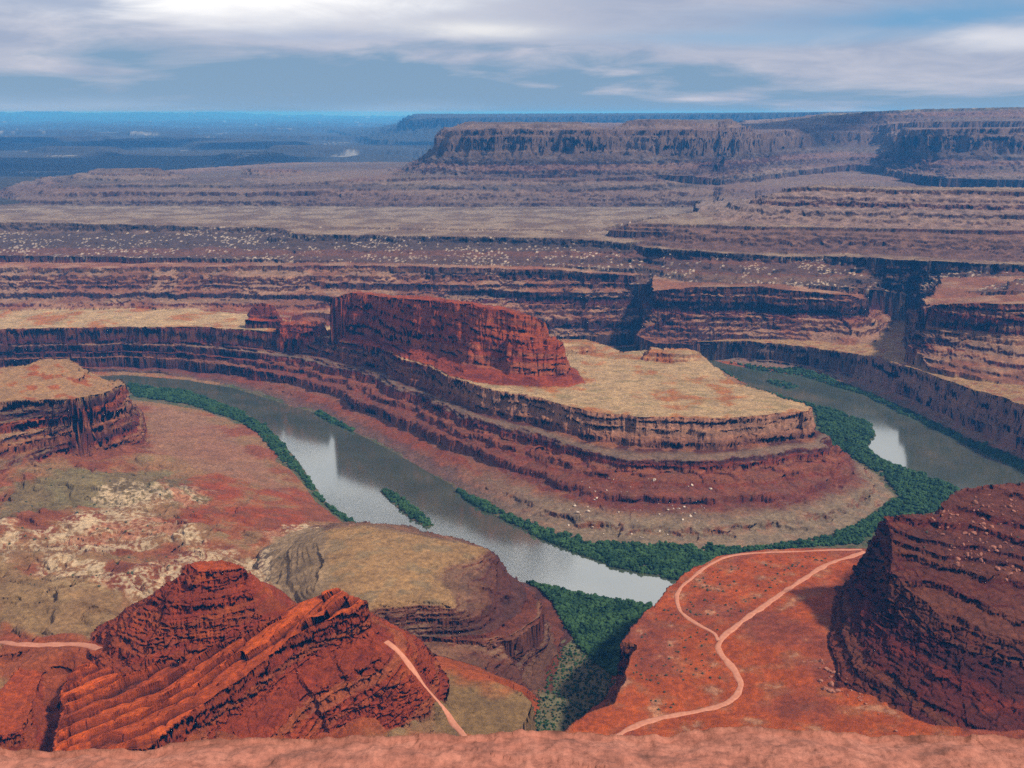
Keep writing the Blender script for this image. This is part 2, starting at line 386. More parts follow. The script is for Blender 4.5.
stamp('far_plateau', [Y(810, 118, 7300), Y(830, 116, 7200), Y(862, 112, 7000), Y(920, 109, 6900), Y(1024, 107, 6700), Y(1150, 106, 6600), W(1250, 9500, 640), W(810, 9500, 600)],
      [Y(740, 128, 6900), Y(800, 124, 6950), Y(870, 126, 6850), Y(920, 122, 6300), Y(1024, 121, 6000), Y(1150, 120, 5900), W(1300, 9800, 540), W(730, 9800, 540)], 'step', warp=4, ter=.8, lay=LAY_A)
stamp('blue_mesa', [Y(408, 121, 15000), Y(430, 118, 15000), Y(520, 117, 14800), Y(640, 115, 14500), Y(780, 113, 14500), Y(900, 111, 14500), W(950, 19000, 610), W(420, 19000, 590)],
      [Y(372, 140, 13800), Y(430, 143, 13400), Y(600, 146, 13000), Y(900, 146, 12800), W(1000, 21000, 300), W(340, 21000, 300)], 'big', warp=10, ter=.4, lay=LAY_C)
# near side
stamp('outcrop', [Y(-120, 404, 1640), Y(0, 402, 1700), Y(75, 399, 1745), Y(103, 394, 1800), Y(129, 385, 1930), Y(122, 378, 1955), Y(97, 381, 1930), Y(88, 370, 1905), Y(73, 358, 1910), Y(43, 358, 1910), Y(28, 364, 1880), Y(0, 368, 1870), W(-120, 1900, 165)],
      [Y(-120, 492, 1480), Y(0, 471, 1600), Y(64, 456, 1720), Y(110, 450, 1790), Y(140, 443, 1850), Y(148, 428, 1930), Y(138, 405, 2090), W(120, 2230, 8), W(0, 2300, 8), W(-120, 2300, 8)],
      'step', warp=.7, ter=1.0, rough=1.3, lay=LAY_A)
stamp('tan_hill', [Z(318, 540, 96), Z(334, 529, 99), Z(360, 528, 101), Z(392, 536, 102), Z(419, 538, 102), Z(457, 541, 100), Z(480, 545, 98), Z(462, 556, 96), Z(436, 562, 95), Z(424, 576, 95), Z(436, 590, 94), Z(452, 604, 92),
                   Z(425, 601, 95), Z(398, 602, 95), Z(368, 606, 96), Z(340, 618, 92), Z(316, 590, 92)],
      [Z(258, 550, 46), Z(304, 527, 24), Z(350, 520, 10), Z(400, 530, 20), Z(470, 540, 20), Z(492, 553, 66), Z(512, 574, 62), Z(540, 597, 58), Z(546, 606, 55), Z(540, 622, 55), Z(515, 640, 55), Z(490, 646, 56), Z(440, 640, 62), Z(385, 634, 70), Z(345, 640, 76), Z(262, 600, 62)],
      'hill', extra=[Z(380, 565, 104), Z(350, 560, 103)], warp=.5, ter=1.0, rough=1.0, lay=LAY_B)
stamp('tan_hill', [Z(340, 632, 74), Z(385, 628, 68), Z(440, 632, 64), Z(490, 640, 60), Z(515, 634, 58), Z(538, 616, 58), Z(544, 603, 59), Z(537, 594, 60), Z(510, 571, 64), Z(490, 550, 67), W(470, 1215, 40), W(350, 1270, 40), Z(318, 560, 70)],
      [Z(320, 655, 84), Z(385, 652, 66), Z(430, 655, 58), Z(480, 668, 50), Z(520, 698, 22), Z(545, 700, 16), Z(556, 676, 12), Z(560, 650, 9), Z(572, 634, 7), Z(562, 608, 5), Z(545, 590, 4), Z(524, 578, 3), Z(497, 560, 3), W(470, 1340, 3), W(340, 1390, 10), Z(276, 552, 50)],
      'cliff', warp=.5, ter=.9, rough=1.6, lay=LAY_B)
stamp('mound', [Z(402, 656, 66), Z(440, 664, 69), Z(480, 676, 70), Z(520, 692, 68), Z(530, 702, 64), Z(528, 716, 64), Z(515, 740, 66), Z(440, 745, 72), Z(390, 730, 76), Z(380, 690, 76)],
      [Z(395, 650, 66), Z(440, 656, 58), Z(480, 668, 50), Z(524, 688, 30), Z(540, 700, 17), Z(540, 720, 17), Z(530, 750, 30), Z(440, 765, 70), Z(360, 740, 80), Z(370, 690, 82)],
      'hill', extra=[Z(450, 695, 76)], warp=.3, ter=.0, rough=.5)
stamp('terrace', [Z(560, 733, 90), Z(591, 712, 91), Z(612, 700, 91), Z(618, 684, 92), Z(634, 660, 92), Z(637, 645, 92), Z(622, 641, 92), Z(626, 632, 93), Z(647, 610, 94), Z(657, 600, 95), Z(674, 581, 95), Z(689, 570, 95), Z(711, 556, 95), Z(764, 549, 95), Z(809, 548, 96), Z(857, 546, 96),
                  W(900, 1230, 100), W(1150, 1300, 110), W(1150, 700, 110), W(540, 700, 90)],
      [Z(545, 742, 40), Z(575, 720, 26), Z(595, 706, 20), Z(606, 694, 14), Z(612, 678, 12), Z(617, 660, 9), Z(610, 645, 7), Z(618, 626, 5), Z(640, 606, 3), W(652, 1140, 3), W(680, 1210, 3), W(711, 1265, 3), W(764, 1290, 3), W(860, 1300, 3),
       W(900, 1330, 3), W(1250, 1420, 3), W(1300, 600, 60), W(500, 650, 60)],
      'cliff', extra=[Z(720, 640, 98), Z(800, 640, 103), Z(810, 600, 103), Z(760, 700, 93), Z(700, 705, 88), Z(820, 725, 98), Z(660, 690, 89)], warp=.5, ter=.35, rough=1.0, lay=LAY_B)
RD = (-.10, .05)
stamp('dark_rock', [Y(884, 516, 1052), Y(900, 513, 1060), Y(936, 512, 1068), Y(941, 503, 1090), Y(966, 487, 1125), Y(1024, 481, 1155), Y(1130, 474, 1190), Y(1160, 600, 950), Y(1040, 640, 890), Y(1000, 640, 885), Y(950, 625, 905), Y(918, 600, 940), Y(893, 570, 985)],
      [W(880, 1110, 98), W(845, 1105, 98), Z(830, 596, 99), Z(825, 618, 99), Z(822, 650, 98), Z(815, 690, 97), Z(868, 708, 97), Z(905, 733, 97), Z(960, 748, 100), Z(1100, 750, 104), W(1220, 900, 110), W(1220, 1260, 98), W(940, 1210, 98)],
      'crag', warp=.55, ter=1.15, rough=2.0, lay=LAY_D, dip=RD, fine=1)
stamp('ridge', [Y(184, 565, 962), Y(210, 561, 972), Y(242, 562, 968), Y(248, 566, 958), Y(225, 569, 950), Y(198, 571, 950)],
      [Y(74, 650, 968), Y(90, 668, 915), Y(130, 690, 872), Y(200, 662, 892), Y(290, 610, 925), W(306, 985, 110), W(280, 1060, 88), W(150, 1080, 92), W(80, 1020, 98)],
      'rock', extra=[Y(220, 565, 960)], warp=.5, ter=1.1, rough=1.5, lay=LAY_D, dip=(.13, .06), fine=1)
stamp('ridge', [Y(352, 596, 930), Y(367, 603, 920), Y(330, 620, 908), Y(289, 640, 890), Y(261, 665, 865), Y(220, 693, 838), Y(172, 726, 800), Y(150, 748, 768), Y(56, 752, 765), Y(62, 690, 870), Y(84, 656, 945), Y(135, 660, 915), Y(200, 650, 905), Y(285, 606, 938), Y(337, 588, 945)],
      None, run=[(0, 0), (1.5, 14), (3.5, 24), (7, 27), (36, 36), (58, 54), (74, 85)], warp=.3, ter=.8, rough=1.3, lay=LAY_B, dip=(.25, .31), fine=1)

stamp('ridge', [Y(18, 668, 925), Y(33, 655, 950), Y(50, 656, 952), Y(44, 690, 890), Y(20, 735, 805), Y(-60, 745, 795)], None, run=[(0, 0), (4, 8), (20, 18), (60, 40), (90, 70)],
      warp=.5, ter=.5, rough=1.5, lay=LAY_B, dip=(.2, .2), fine=1)
S.insert(-2, S.pop())
# ground between the landforms
GROUND = RBF([Z(133, 399, 4), Z(187, 406, 4), Z(240, 423, 4), Z(277, 461, 4), Z(300, 479, 4), Z(330, 512, 4), Z(349, 529, 4), W(400, 1350, 3), W(470, 1300, 3),
              Z(650, 608, 2.5), Z(590, 598, 2.5), Z(552, 589, 2.5), Z(600, 640, 5), Z(640, 650, 6), Z(570, 690, 12), Z(590, 720, 18), Z(555, 735, 24), Z(620, 690, 12), W(540, 850, 40), Z(556, 622, 6), Z(530, 600, 6), Z(500, 600, 12), Z(500, 650, 18), Z(545, 645, 9), Z(538, 680, 14), Z(528, 708, 22),
              W(-100, 2300, 6), W(100, 2250, 5), Z(160, 425, 14), Z(190, 450, 22), Z(150, 442, 36), Z(230, 450, 16), Z(250, 490, 24), Z(200, 490, 40), Z(300, 515, 22), Z(240, 520, 40),
              Z(100, 470, 58), Z(40, 490, 66), Z(-60, 500, 72), Z(60, 520, 70), Z(130, 520, 62), Z(190, 530, 58), Z(0, 540, 80), Z(80, 560, 76), Z(150, 560, 72), Z(250, 560, 52), Z(290, 560, 58), Z(290, 600, 68),
              Z(0, 580, 92), Z(60, 588, 98), Z(120, 590, 98), Z(180, 600, 84), Z(0, 615, 94), Z(60, 615, 96), Z(0, 642, 98), Z(60, 645, 99), Z(100, 645, 100), Z(-80, 645, 100), Z(0, 690, 90), Z(40, 690, 90), Z(60, 720, 90), Z(10, 745, 88), Z(84, 690, 99), Z(60, 655, 100), Z(75, 670, 100),
              Z(130, 750, 94), Z(300, 735, 92), Z(390, 725, 84), Z(380, 660, 88), Z(350, 690, 96), W(300, 700, 95), W(0, 700, 90), W(-200, 900, 105), W(-200, 1600, 100),
              (300, 1390, 2.5), (500, 1420, 2.5), (700, 1600, 2.5), (750, 1900, 2.5), (0, 1800, 2.5), (500, 2300, 2.5), (-300, 2300, 2.5), (900, 1700, 2.5), (700, 2500, 2.5), (300, 2400, 2.5)])

RIVER = [Z(-260, 380, 0), Z(0, 380, 0), Z(60, 378, 0), Z(124, 375, 0), Z(187, 380, 0), Z(232, 388, 0), Z(277, 402, 0), Z(311, 412, 0), Z(356, 433, 0), Z(414, 463, 0), Z(451, 485, 0), Z(470, 502, 0), Z(507, 521, 0), Z(545, 540, 0), Z(582, 555, 0),
         Z(620, 568, 0), Z(676, 579, 0), W(711, 1345, 0), W(770, 1350, 0), W(840, 1375, 0), W(905, 1450, 0), W(945, 1560, 0), Z(978, 500, 0), Z(955, 487, 0), Z(925, 476, 0), Z(880, 459, 0), Z(867, 446, 0), Z(876, 436, 0), Z(872, 425, 0),
         Z(835, 410, 0), Z(790, 398, 0), Z(752, 387, 0), Z(722, 369, 0), W(640, 2765, 0), W(560, 2750, 0), W(440, 2770, 0), W(440, 2800, 0), W(560, 2795, 0), W(640, 2850, 0), W(690, 2760, 0), Z(726, 364, 0), Z(764, 371, 0), Z(800, 375, 0), Z(822, 382, 0), Z(865, 395, 0),
         Z(902, 414, 0), Z(940, 431, 0), Z(977, 449, 0), Z(1022, 470, 0), Z(1130, 525, 0), W(1160, 1420, 0), W(1060, 1310, 0), W(950, 1265, 0), W(850, 1215, 0), W(764, 1205, 0), W(711, 1225, 0), W(680, 1250, 0), Z(650, 606, 0), Z(590, 596, 0), Z(552, 587, 0), Z(522, 581, 0),
         W(490, 1330, 0), W(440, 1370, 0), W(400, 1420, 0), Z(364, 529, 0), Z(326, 502, 0), Z(311, 480, 0), Z(307, 474, 0), Z(287, 447, 0), Z(270, 429, 0), Z(240, 410, 0), Z(187, 391, 0), Z(131, 384, 0), Z(60, 388, 0), Z(0, 392, 0), Z(-260, 398, 0)]
ISLES = [[Z(381, 491, 0), Z(388, 490, 0), Z(405, 500, 0), Z(422, 514, 0), Z(433, 525, 0), Z(425, 527, 0), Z(412, 519, 0), Z(396, 506, 0)],
         [Z(766, 381, 0), Z(778, 381, 0), Z(790, 384, 0), Z(800, 388, 0), Z(790, 389, 0), Z(776, 386, 0)]]
ROADS = [[(862, 549.5), (857, 549.5), (833, 550), (809, 551), (790, 551.8), (764, 552.5), (745, 554), (726, 557), (704, 568), (692, 578), (681, 587), (676, 596), (679, 611), (687, 618), (696, 624), (708, 630), (715, 634), (719, 641)],
         [(864, 552), (856, 555), (827, 564), (801, 581), (767, 604), (741, 622), (728, 632), (719, 641), (718, 650), (722, 656), (730, 664), (736, 673), (741, 682), (741, 689), (734, 699), (724, 705), (711, 709), (690, 713), (670, 716), (652, 720), (640, 724), (622, 733), (600, 745)],
         [(386, 640), (393, 645), (400, 652), (412, 668), (425, 685), (436, 700), (445, 712), (455, 724), (466, 738)],
         [(-30, 640), (0, 642), (20, 644), (51, 645), (86, 647), (100, 648)]]

# every stamp keeps a box so that far points are skipped
for s in S:
    q = np.array([p[:2] for p in s['rim']] + [p[:2] for p in (s['base'] or [])])
    m = 30 if s['base'] else 130
    s['box'] = (q[:, 0].min() - m, q[:, 1].min() - m, q[:, 0].max() + m, q[:, 1].max() + m)


def height(x, y, warp=True):
    """terrain height; returns z, landform index (-1 ground), t down its flank (<=0 on top)"""
    x = np.asarray(x, f32); y = np.asarray(y, f32)
    shp = x.shape; x = x.ravel(); y = y.ravel()
    if warp:
        n1x = fbm2(x / 95, y / 95, 3, 11); n1y = fbm2(x / 95, y / 95, 3, 21)
        n2x = fbm2(x / 21, y / 21, 3, 31); n2y = fbm2(x / 21, y / 21, 3, 41)
        fan = sst(.05, .3, np.abs(fbm2(x / 110, y / 110, 3, 81)) + .25 * n2x)
    # base ground
    g = np.full(x.shape, 2.5, f32)
    m = y < 2420
    if m.any():
        gg = GROUND(x[m], y[m])
        gg = np.maximum(gg, 2.5); gg = 2.5 + (gg - 2.5) * sst(2420, 2300, y[m])
        g[m] = gg
    far = sst(4100, 4400, y)
    d = np.hypot(x, y)
    if far.any():
        fz = 215 + 110 * np.clip((d - 5000) / 55000, 0, 1) + 34 * np.maximum(fbm2(x / 3600, y / 2200, 4, 51), -.2) + 60 * sst(.25, .45, fbm2(x / 2600 + 9, y / 1500, 3, 55)) + (90 + 190 * sst(-6000, -16000, x)) * sst(46000, 58000, d) * np.clip(.6 + fbm2(x / 9000, y / 9000, 3, 57), 0, 1)
        g = g * (1 - far) + fz * far
    z = g + (0 if not warp else (1.2 * fbm2(x / 38, y / 38, 4, 61) * sst(6, 30, g) + (13 * fbm2(x / 120, y / 90, 3, 66) - 7 * sst(.2, 0, np.abs(fbm2(x / 80, y / 80, 3, 68)))) * sst(14, 60, g)) * sst(2500, 2300, y))
    idx = np.full(x.shape, -1, np.int16); tt = np.full(x.shape, 2, f32)
    for k, s in enumerate(S):
        b = s['box']; w = 40 * s['warp']
        sel = np.nonzero((x > b[0] - w) & (x < b[2] + w) & (y > b[1] - w) & (y < b[3] + w))[0]
        if not len(sel):
            continue
        X = x[sel]; Yy = y[sel]
        if warp:
            X = X + s['warp'] * (13 * n1x[sel] + 4.5 * n2x[sel]); Yy = Yy + s['warp'] * (13 * n1y[sel] + 4.5 * n2y[sel])
        dr, ins, zr = pdist(X, Yy, s['rim'], True, [p[2] for p in s['rim']])
        top = s['top'](X, Yy)
        if warp:
            top = top + (1.0 + .35 * s['warp']) * fbm2(X / 60, Yy / 60, 4, 71 + k) * sst(0, 12, dr)
        if warp and s['name'] == 'outcrop':
            q = top + 2 * n1x[sel]; top = top + .9 * sst(0, 8, dr) * (terr(q, LAY_B, .25) - q)
        if warp and s['name'] in ('butte', 'knob'):
            top = top + 5 * fbm2(X / 34, Yy / 34, 3, 77) * sst(0, 6, dr); zr = zr + 4 * fbm2(X / 30, Yy / 30, 3, 78)
        if s['base']:
            db, inb, zb = pdist(X, Yy, s['base'], True, [p[2] for p in s['base']])
            t = np.where(inb, dr / (dr + db + 1e-6), 2.0)
            pr = np.array(s['prof']); u = np.interp(t, pr[:, 0], pr[:, 1])
            zz = zr + (zb - zr) * u
            ok = inb | ins
        else:
            pr = np.array(s['run']); t = dr / pr[-1, 0]
            zz = zr - np.interp(dr, pr[:, 0], pr[:, 1]); ok = ins | (dr < pr[-1, 0])
        t = np.where(ins, -dr / 40, t)
        if warp and s['name'] == 'dark_rock':
            pl = -.14 * X; q = top - pl + 4 * n1x[sel]
            top = top + .95 * sst(0, 8, dr) * (terr(q, LAY_D, .18) - q)
        if warp and s['ter'] > 0:
            a, bb = s['dip']; pl = a * (X - s['rim'][0][0]) + bb * (Yy - s['rim'][0][1])
            q = zz - pl
            amt = s['ter'] * sst(-.02, .1, t) * sst(1.02, .85, t)
            zt = terr(q, s['lay'], .3) + pl
            amt = amt * (.25 + .75 * fan[sel])
            if s['fine']:
                zt = .55 * zt + .45 * (terr(q + 1.5 * n2x[sel], LAY_B, .3) + pl)
            zz = zz + amt * (zt - zz)
            zz = zz - 2.2 * s['warp'] * np.abs(n2x[sel]) * sst(.3, .6, t) * sst(1.0, .9, t)
        v = np.where(ins, top, zz)
        v = np.where(ok, v, -999)
        better = v > z[sel]
        z[sel] = np.where(better, v, z[sel])
        idx[sel] = np.where(better, k, idx[sel]); tt[sel] = np.where(better, t, tt[sel])
    # river bed
    m = (y > 1150) & (y < 2950) & (z < 30)
    if m.any():
        X = x[m]; Yy = y[m]
        if warp:
            X = X + 3 * n1x[m] + 1.5 * n2x[m]; Yy = Yy + 3 * n1y[m] + 1.5 * n2y[m]
        dr, ins, _ = pdist(X, Yy, RIVER)
        bed = np.where(ins, -np.minimum(dr * .35, 5), np.minimum(dr * .25, 90))
        for isl in ISLES:
            di, ii, _ = pdist(X, Yy, isl)
            bed = np.maximum(bed, np.where(ii, np.minimum(.3 + di * .2, 1.2), .3 - di * .4))
        z[m] = np.where(ins, np.minimum(z[m], bed), np.minimum(z[m], np.maximum(bed, 0.3)))
        idx[m] = np.where(ins, -1, idx[m])
    return z.reshape(shp), idx.reshape(shp), tt.reshape(shp)


# ------------------------------------------------------------------ the sheet of ground: finer where it shows larger
import os, time
_t0 = time.time()
QUICK = False
NA, NR = (1360, 1500) if not QUICK else (680, 760)
AZ = np.linspace(R(-31), R(31), NA).astype(f32)


def boxblur(a, n, axis):
    k = 2 * n + 1
    p = np.concatenate([np.repeat(np.take(a, [0], axis), n + 1, axis), a, np.repeat(np.take(a, [-1], axis), n, axis)], axis)
    c = np.cumsum(p, axis, dtype=np.float64)
    if axis == 0:
        return ((c[k:] - c[:-k]) / k).astype(f32)
    return ((c[:, k:] - c[:, :-k]) / k).astype(f32)


ca = AZ[::5]
rr = np.concatenate([np.linspace(40, 640, 40, endpoint=False), np.exp(np.linspace(math.log(640), math.log(9000), 2600, endpoint=False)), np.exp(np.linspace(math.log(9000), math.log(66000), 160))]).astype(f32)
gx = np.sin(ca)[:, None] * rr[None]; gy = np.cos(ca)[:, None] * rr[None]
cz, _, _ = height(gx, gy)
RAST = cz
alpha = np.arctan2(cz - CAMZ, rr[None])
vis = alpha >= np.maximum.accumulate(alpha, 1) - 1e-5
da = np.abs(np.diff(alpha, axis=1))
ln = np.hypot(np.diff(cz, axis=1), np.diff(rr)[None]) / rr[None, 1:]
wt = np.where(vis[:, 1:], da, da * .12) + ln * .012
wt[:, rr[1:] < 700] *= .15
wt = boxblur(wt, 4, 0); wt = boxblur(wt, 3, 1)
cum = np.concatenate([np.zeros((len(ca), 1)), np.cumsum(wt, 1)], 1); cum /= cum[:, -1:]
RC = np.empty((len(ca), NR), f32)
for i in range(len(ca)):
    RC[i] = np.interp(np.linspace(0, 1, NR), cum[i], rr)
j = np.interp(AZ, ca, np.arange(len(ca))); j0 = np.clip(j.astype(int), 0, len(ca) - 2); fj = (j - j0)[:, None].astype(f32)
RG = RC[j0] * (1 - fj) + RC[j0 + 1] * fj
VX = (np.sin(AZ)[:, None] * RG).astype(f32); VY = (np.cos(AZ)[:, None] * RG).astype(f32)
VZ, VI, VT = height(VX, VY)
print('height', time.time() - _t0)


def hz(x, y):                               # height on the finished sheet (bilinear in bearing and row)
    x = np.atleast_1d(np.asarray(x, f32)); y = np.atleast_1d(np.asarray(y, f32))
    a = np.arctan2(x, y); r = np.hypot(x, y)
    fi = np.clip((a - AZ[0]) / (AZ[1] - AZ[0]), 0, NA - 1.001); i0 = fi.astype(int); fi = fi - i0
    out = np.zeros(x.shape, f32)
    for k in range(len(x)):
        za = np.interp(r[k], RG[i0[k]], VZ[i0[k]]); zb = np.interp(r[k], RG[i0[k] + 1], VZ[i0[k] + 1])
        out[k] = za * (1 - fi[k]) + zb * fi[k]
    return out


def hit(px, py):                            # where a line of sight meets the ground
    d = ray(px, py); h = math.hypot(d[0], d[1]); a = math.atan2(d[0], d[1])
    i = int(np.clip(round((a - AZ[0]) / (AZ[1] - AZ[0])), 0, NA - 1))
    lz = CAMZ + RG[i] / h * d[2]
    k = np.nonzero((VZ[i] >= lz) & (RG[i] > 650))[0]
    r = RG[i][k[0]] if len(k) else 5000.
    return (math.sin(a) * r, math.cos(a) * r)


# roads: bearing lines on the ground, the sheet is smoothed under them
def resample(p, step):
    p = np.array(p, float); s = np.concatenate([[0], np.cumsum(np.hypot(*np.diff(p, axis=0).T))])
    n = max(2, int(s[-1] / step)); u = np.linspace(0, s[-1], n)
    q = np.stack([np.interp(u, s, p[:, 0]), np.interp(u, s, p[:, 1])], 1)
    for _ in range(6):
        q[1:-1] = .25 * q[:-2] + .5 * q[1:-1] + .25 * q[2:]
    return q


ROADXY = [resample([hit(*q) for q in rd], 4.0) for rd in ROADS]
ROADZ = []
for q in ROADXY:
    zz = hz(q[:, 0], q[:, 1]); pad = np.pad(zz, 4, mode='edge'); zz = np.convolve(pad, np.ones(9) / 9, 'valid'); ROADZ.append(zz)
    x0, x1, y0, y1 = q[:, 0].min() - 25, q[:, 0].max() + 25, q[:, 1].min() - 25, q[:, 1].max() + 25
    sel = np.nonzero((VX > x0) & (VX < x1) & (VY > y0) & (VY < y1))
    dr, _, zv = pdist(VX[sel], VY[sel], q, False, list(zz))
    w = sst(14, 4.5, dr)
    VZ[sel] = VZ[sel] * (1 - w) + (zv - .25) * w
print('roads', time.time() - _t0)

def n_small(x, y):
    return fbm2(x / 28, y / 28, 3, 131)


# rock relief: push the surface along its normal with layered, blocky noise
P = np.stack([VX, VY, VZ], -1)


def normals(P):
    a = np.gradient(P, axis=0); b = np.gradient(P, axis=1)
    n = np.cross(a, b); n /= np.linalg.norm(n, axis=-1, keepdims=True) + 1e-9
    n[n[..., 2] < 0] *= -1
    return n


NRM = normals(P)
steep = sst(.93, .55, NRM[..., 2])
names = [s['name'] for s in S]
rough = np.array([s['rough'] for s in S] + [.5], f32)[VI]
DIST = np.hypot(VX, VY)
roadd = np.full(VX.shape, 99, f32)
for q in ROADXY:
    x0, x1, y0, y1 = q[:, 0].min() - 20, q[:, 0].max() + 20, q[:, 1].min() - 20, q[:, 1].max() + 20
    sel = np.nonzero((VX > x0) & (VX < x1) & (VY > y0) & (VY < y1))
    roadd[sel] = np.minimum(roadd[sel], pdist(VX[sel], VY[sel], q, False)[0])
offr = sst(4, 9, roadd)
land = (VZ > .6) & (DIST > 650)
sel = np.nonzero(land & (DIST < 9500))
x, y, z = VX[sel], VY[sel], VZ[sel]; sc = np.clip(DIST[sel] / 1400, .6, 4).astype(f32)
lay_n = fbm3(x / 26 / sc, y / 26 / sc, z / 5.5 / sc, 4, 81)
lay_n = np.where(DIST[sel] < 1300, .75, 1) * lay_n
farq = np.where(DIST[sel] > 4200, .45, 1).astype(f32)
col_n = fbm3(x / 7.5 / sc, y / 7.5 / sc, z / 30 / sc, 3, 91)
st = steep[sel]
off = farq * rough[sel] * st * sc * (2.6 * lay_n + 1.0 * col_n) + (.1 + .12 * rough[sel]) * sc * fbm3(x / 9 / sc, y / 9 / sc, z / 9 / sc, 3, 95)
BND = np.cumsum(np.random.default_rng(12).uniform(1.4, 7.5, 420)).astype(f32) - 60
PRO = np.random.default_rng(13).uniform(-1, 1, 420).astype(f32)
bs_ = np.where(DIST[sel] > 2450, 2.0, 1.0)
zst = (z + 3.0 * fbm2(x / 120, y / 120, 4, 121) + .5 * n_small(x, y)) / bs_
off += st * bs_ * 1.3 * PRO[np.clip(np.searchsorted(BND, zst), 0, 419)]
# vertical joints: columns split by cracks on every steep face
cm = (st > .12) & (DIST[sel] < 4200)
kk = np.clip(DIST[sel][cm] / 1500, .6, 2.2)
c1, c2, cr_ = worley(x[cm] / 8 / kk, y[cm] / 8 / kk, z[cm] / 70 / kk + .15 * lay_n[cm], 9)
off[cm] += st[cm] * kk * rough[sel][cm] * (1.5 * (cr_ - .5) - 1.9 * sst(.16, 0, c2 - c1))
near = np.isin(VI[sel], [i for i, n in enumerate(names) if n in ('dark_rock', 'ridge', 'tan_hill', 'outcrop')]) & (z > 8) | ((VI[sel] == -1) & (z > 18) & (x < -60) & (y < 1950) & (fbm2(x / 45, y / 45, 3, 69) > -.1))
nx_, ny_, nz_ = x[near], y[near], z[near]
dipx, dipy = -.1, .2
isr = np.isin(VI[sel][near], [i for i, n in enumerate(names) if n == 'ridge'])
iss = np.isin(VI[sel][near], [i for i, n in enumerate(names) if n in ('dark_rock', 'ridge')])
zl = nz_ - np.where(isr, .22 * nx_ + .24 * ny_, np.where(iss, RD[0] * nx_ + RD[1] * ny_, 0))
f1, f2, cid = worley(nx_ / 11, ny_ / 11, zl / 5.5, 3)
g1, g2, cid2 = worley(nx_ / 3.6, ny_ / 3.6, zl / 2.0, 5)
crack = -sst(.13, 0, f2 - f1)
slabtop = (VI[sel][near] == len(names) - 1) & (VT[sel][near] < 0)
blk = np.where(isr, 1.2, np.where(iss, 1.7, 1.0)) * (1.8 * (cid - .5) + 1.5 * crack + .35 * (cid2 - .5) - .35 * sst(.2, 0, g2 - g1)) * (.45 + .55 * st[near])
off[near] += np.where(slabtop, .22, 1.0) * blk * np.where(iss, 1.25 * np.maximum(sst(-.3, .02, VT[sel][near] + .1), .75), sst(-.3, .02, VT[sel][near] + .1))
sl = np.isin(VI[sel], [len(names) - 1]) & (DIST[sel] < 1100)       # the slab: long edges running down its dip
ua, pa = .656 * x[sl] + .755 * y[sl], .755 * x[sl] - .656 * y[sl]
w1 = fbm2(ua / 60, pa / 9, 4, 601)
w1 = fbm2(ua / 70, pa / 22, 2, 601)
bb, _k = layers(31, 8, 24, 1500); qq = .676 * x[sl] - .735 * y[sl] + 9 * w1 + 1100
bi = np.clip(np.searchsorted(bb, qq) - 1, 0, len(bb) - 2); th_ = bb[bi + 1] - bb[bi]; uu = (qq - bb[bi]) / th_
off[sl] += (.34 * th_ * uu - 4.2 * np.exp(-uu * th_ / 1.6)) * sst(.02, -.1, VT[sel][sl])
BED_SHADE = np.zeros(VX.shape, f32); BEDT = np.zeros(VX.shape, f32); t1 = np.zeros(len(x), f32); t1[sl] = sst(2.6, 1.2, uu * th_) * sst(.02, -.1, VT[sel][sl]); BED_SHADE[sel] = t1; t1[sl] = (bi * 7 % 5) / 4.0; BEDT[sel] = t1
us, ps = .735 * x[sl] + .676 * y[sl], .676 * x[sl] - .735 * y[sl]
h1, h2, _h = worley(us / 26 + .5 * w1, ps / 7 + .35 * w1, z[sl] * 0 + .5, 33)
off[sl] -= 2.6 * sst(.2, .0, h2 - h1) * sst(.0, -.1, VT[sel][sl])
off *= offr[sel]
fq = [hit(*p) for p in ((255, 545), (304, 522), (324, 524), (330, 560), (322, 615), (255, 615))]
off *= 1 - .9 * pdist(x, y, fq)[1]
P[sel] += (NRM[sel] * off[:, None]).astype(f32)
NRM = normals(P)
VX, VY, VZ = P[..., 0], P[..., 1], P[..., 2]
print('relief', time.time() - _t0)

# ------------------------------------------------------------------ rock, soil and scrub colours (albedo)
C = lambda *a: np.array(a, f32)
isn = lambda *n: np.isin(VI, [i for i, q in enumerate(names) if q in n])


def mix(a, b, m):
    return a + (b - a) * np.asarray(m, f32)[..., None]


def zone(pts, soft, wob=0, close=True):
    """soft mask of a patch of ground given by its corners (photograph bearings carried to the ground)"""
    q = [hit(*p) for p in pts]
    qa = np.array(q); mk = np.zeros(VX.shape, f32); e = soft + wob * 2 + 5
    s_ = np.nonzero((VX > qa[:, 0].min() - e) & (VX < qa[:, 0].max() + e) & (VY > qa[:, 1].min() - e) & (VY < qa[:, 1].max() + e))
    X = VX[s_] + wob * fbm2(VX[s_] / 30, VY[s_] / 30, 4, 101); Yy = VY[s_] + wob * fbm2(VX[s_] / 30, VY[s_] / 30, 4, 111)
    d, i, _ = pdist(X, Yy, q)
    mk[s_] = sst(-soft, soft, np.where(i, d, -d)); return mk


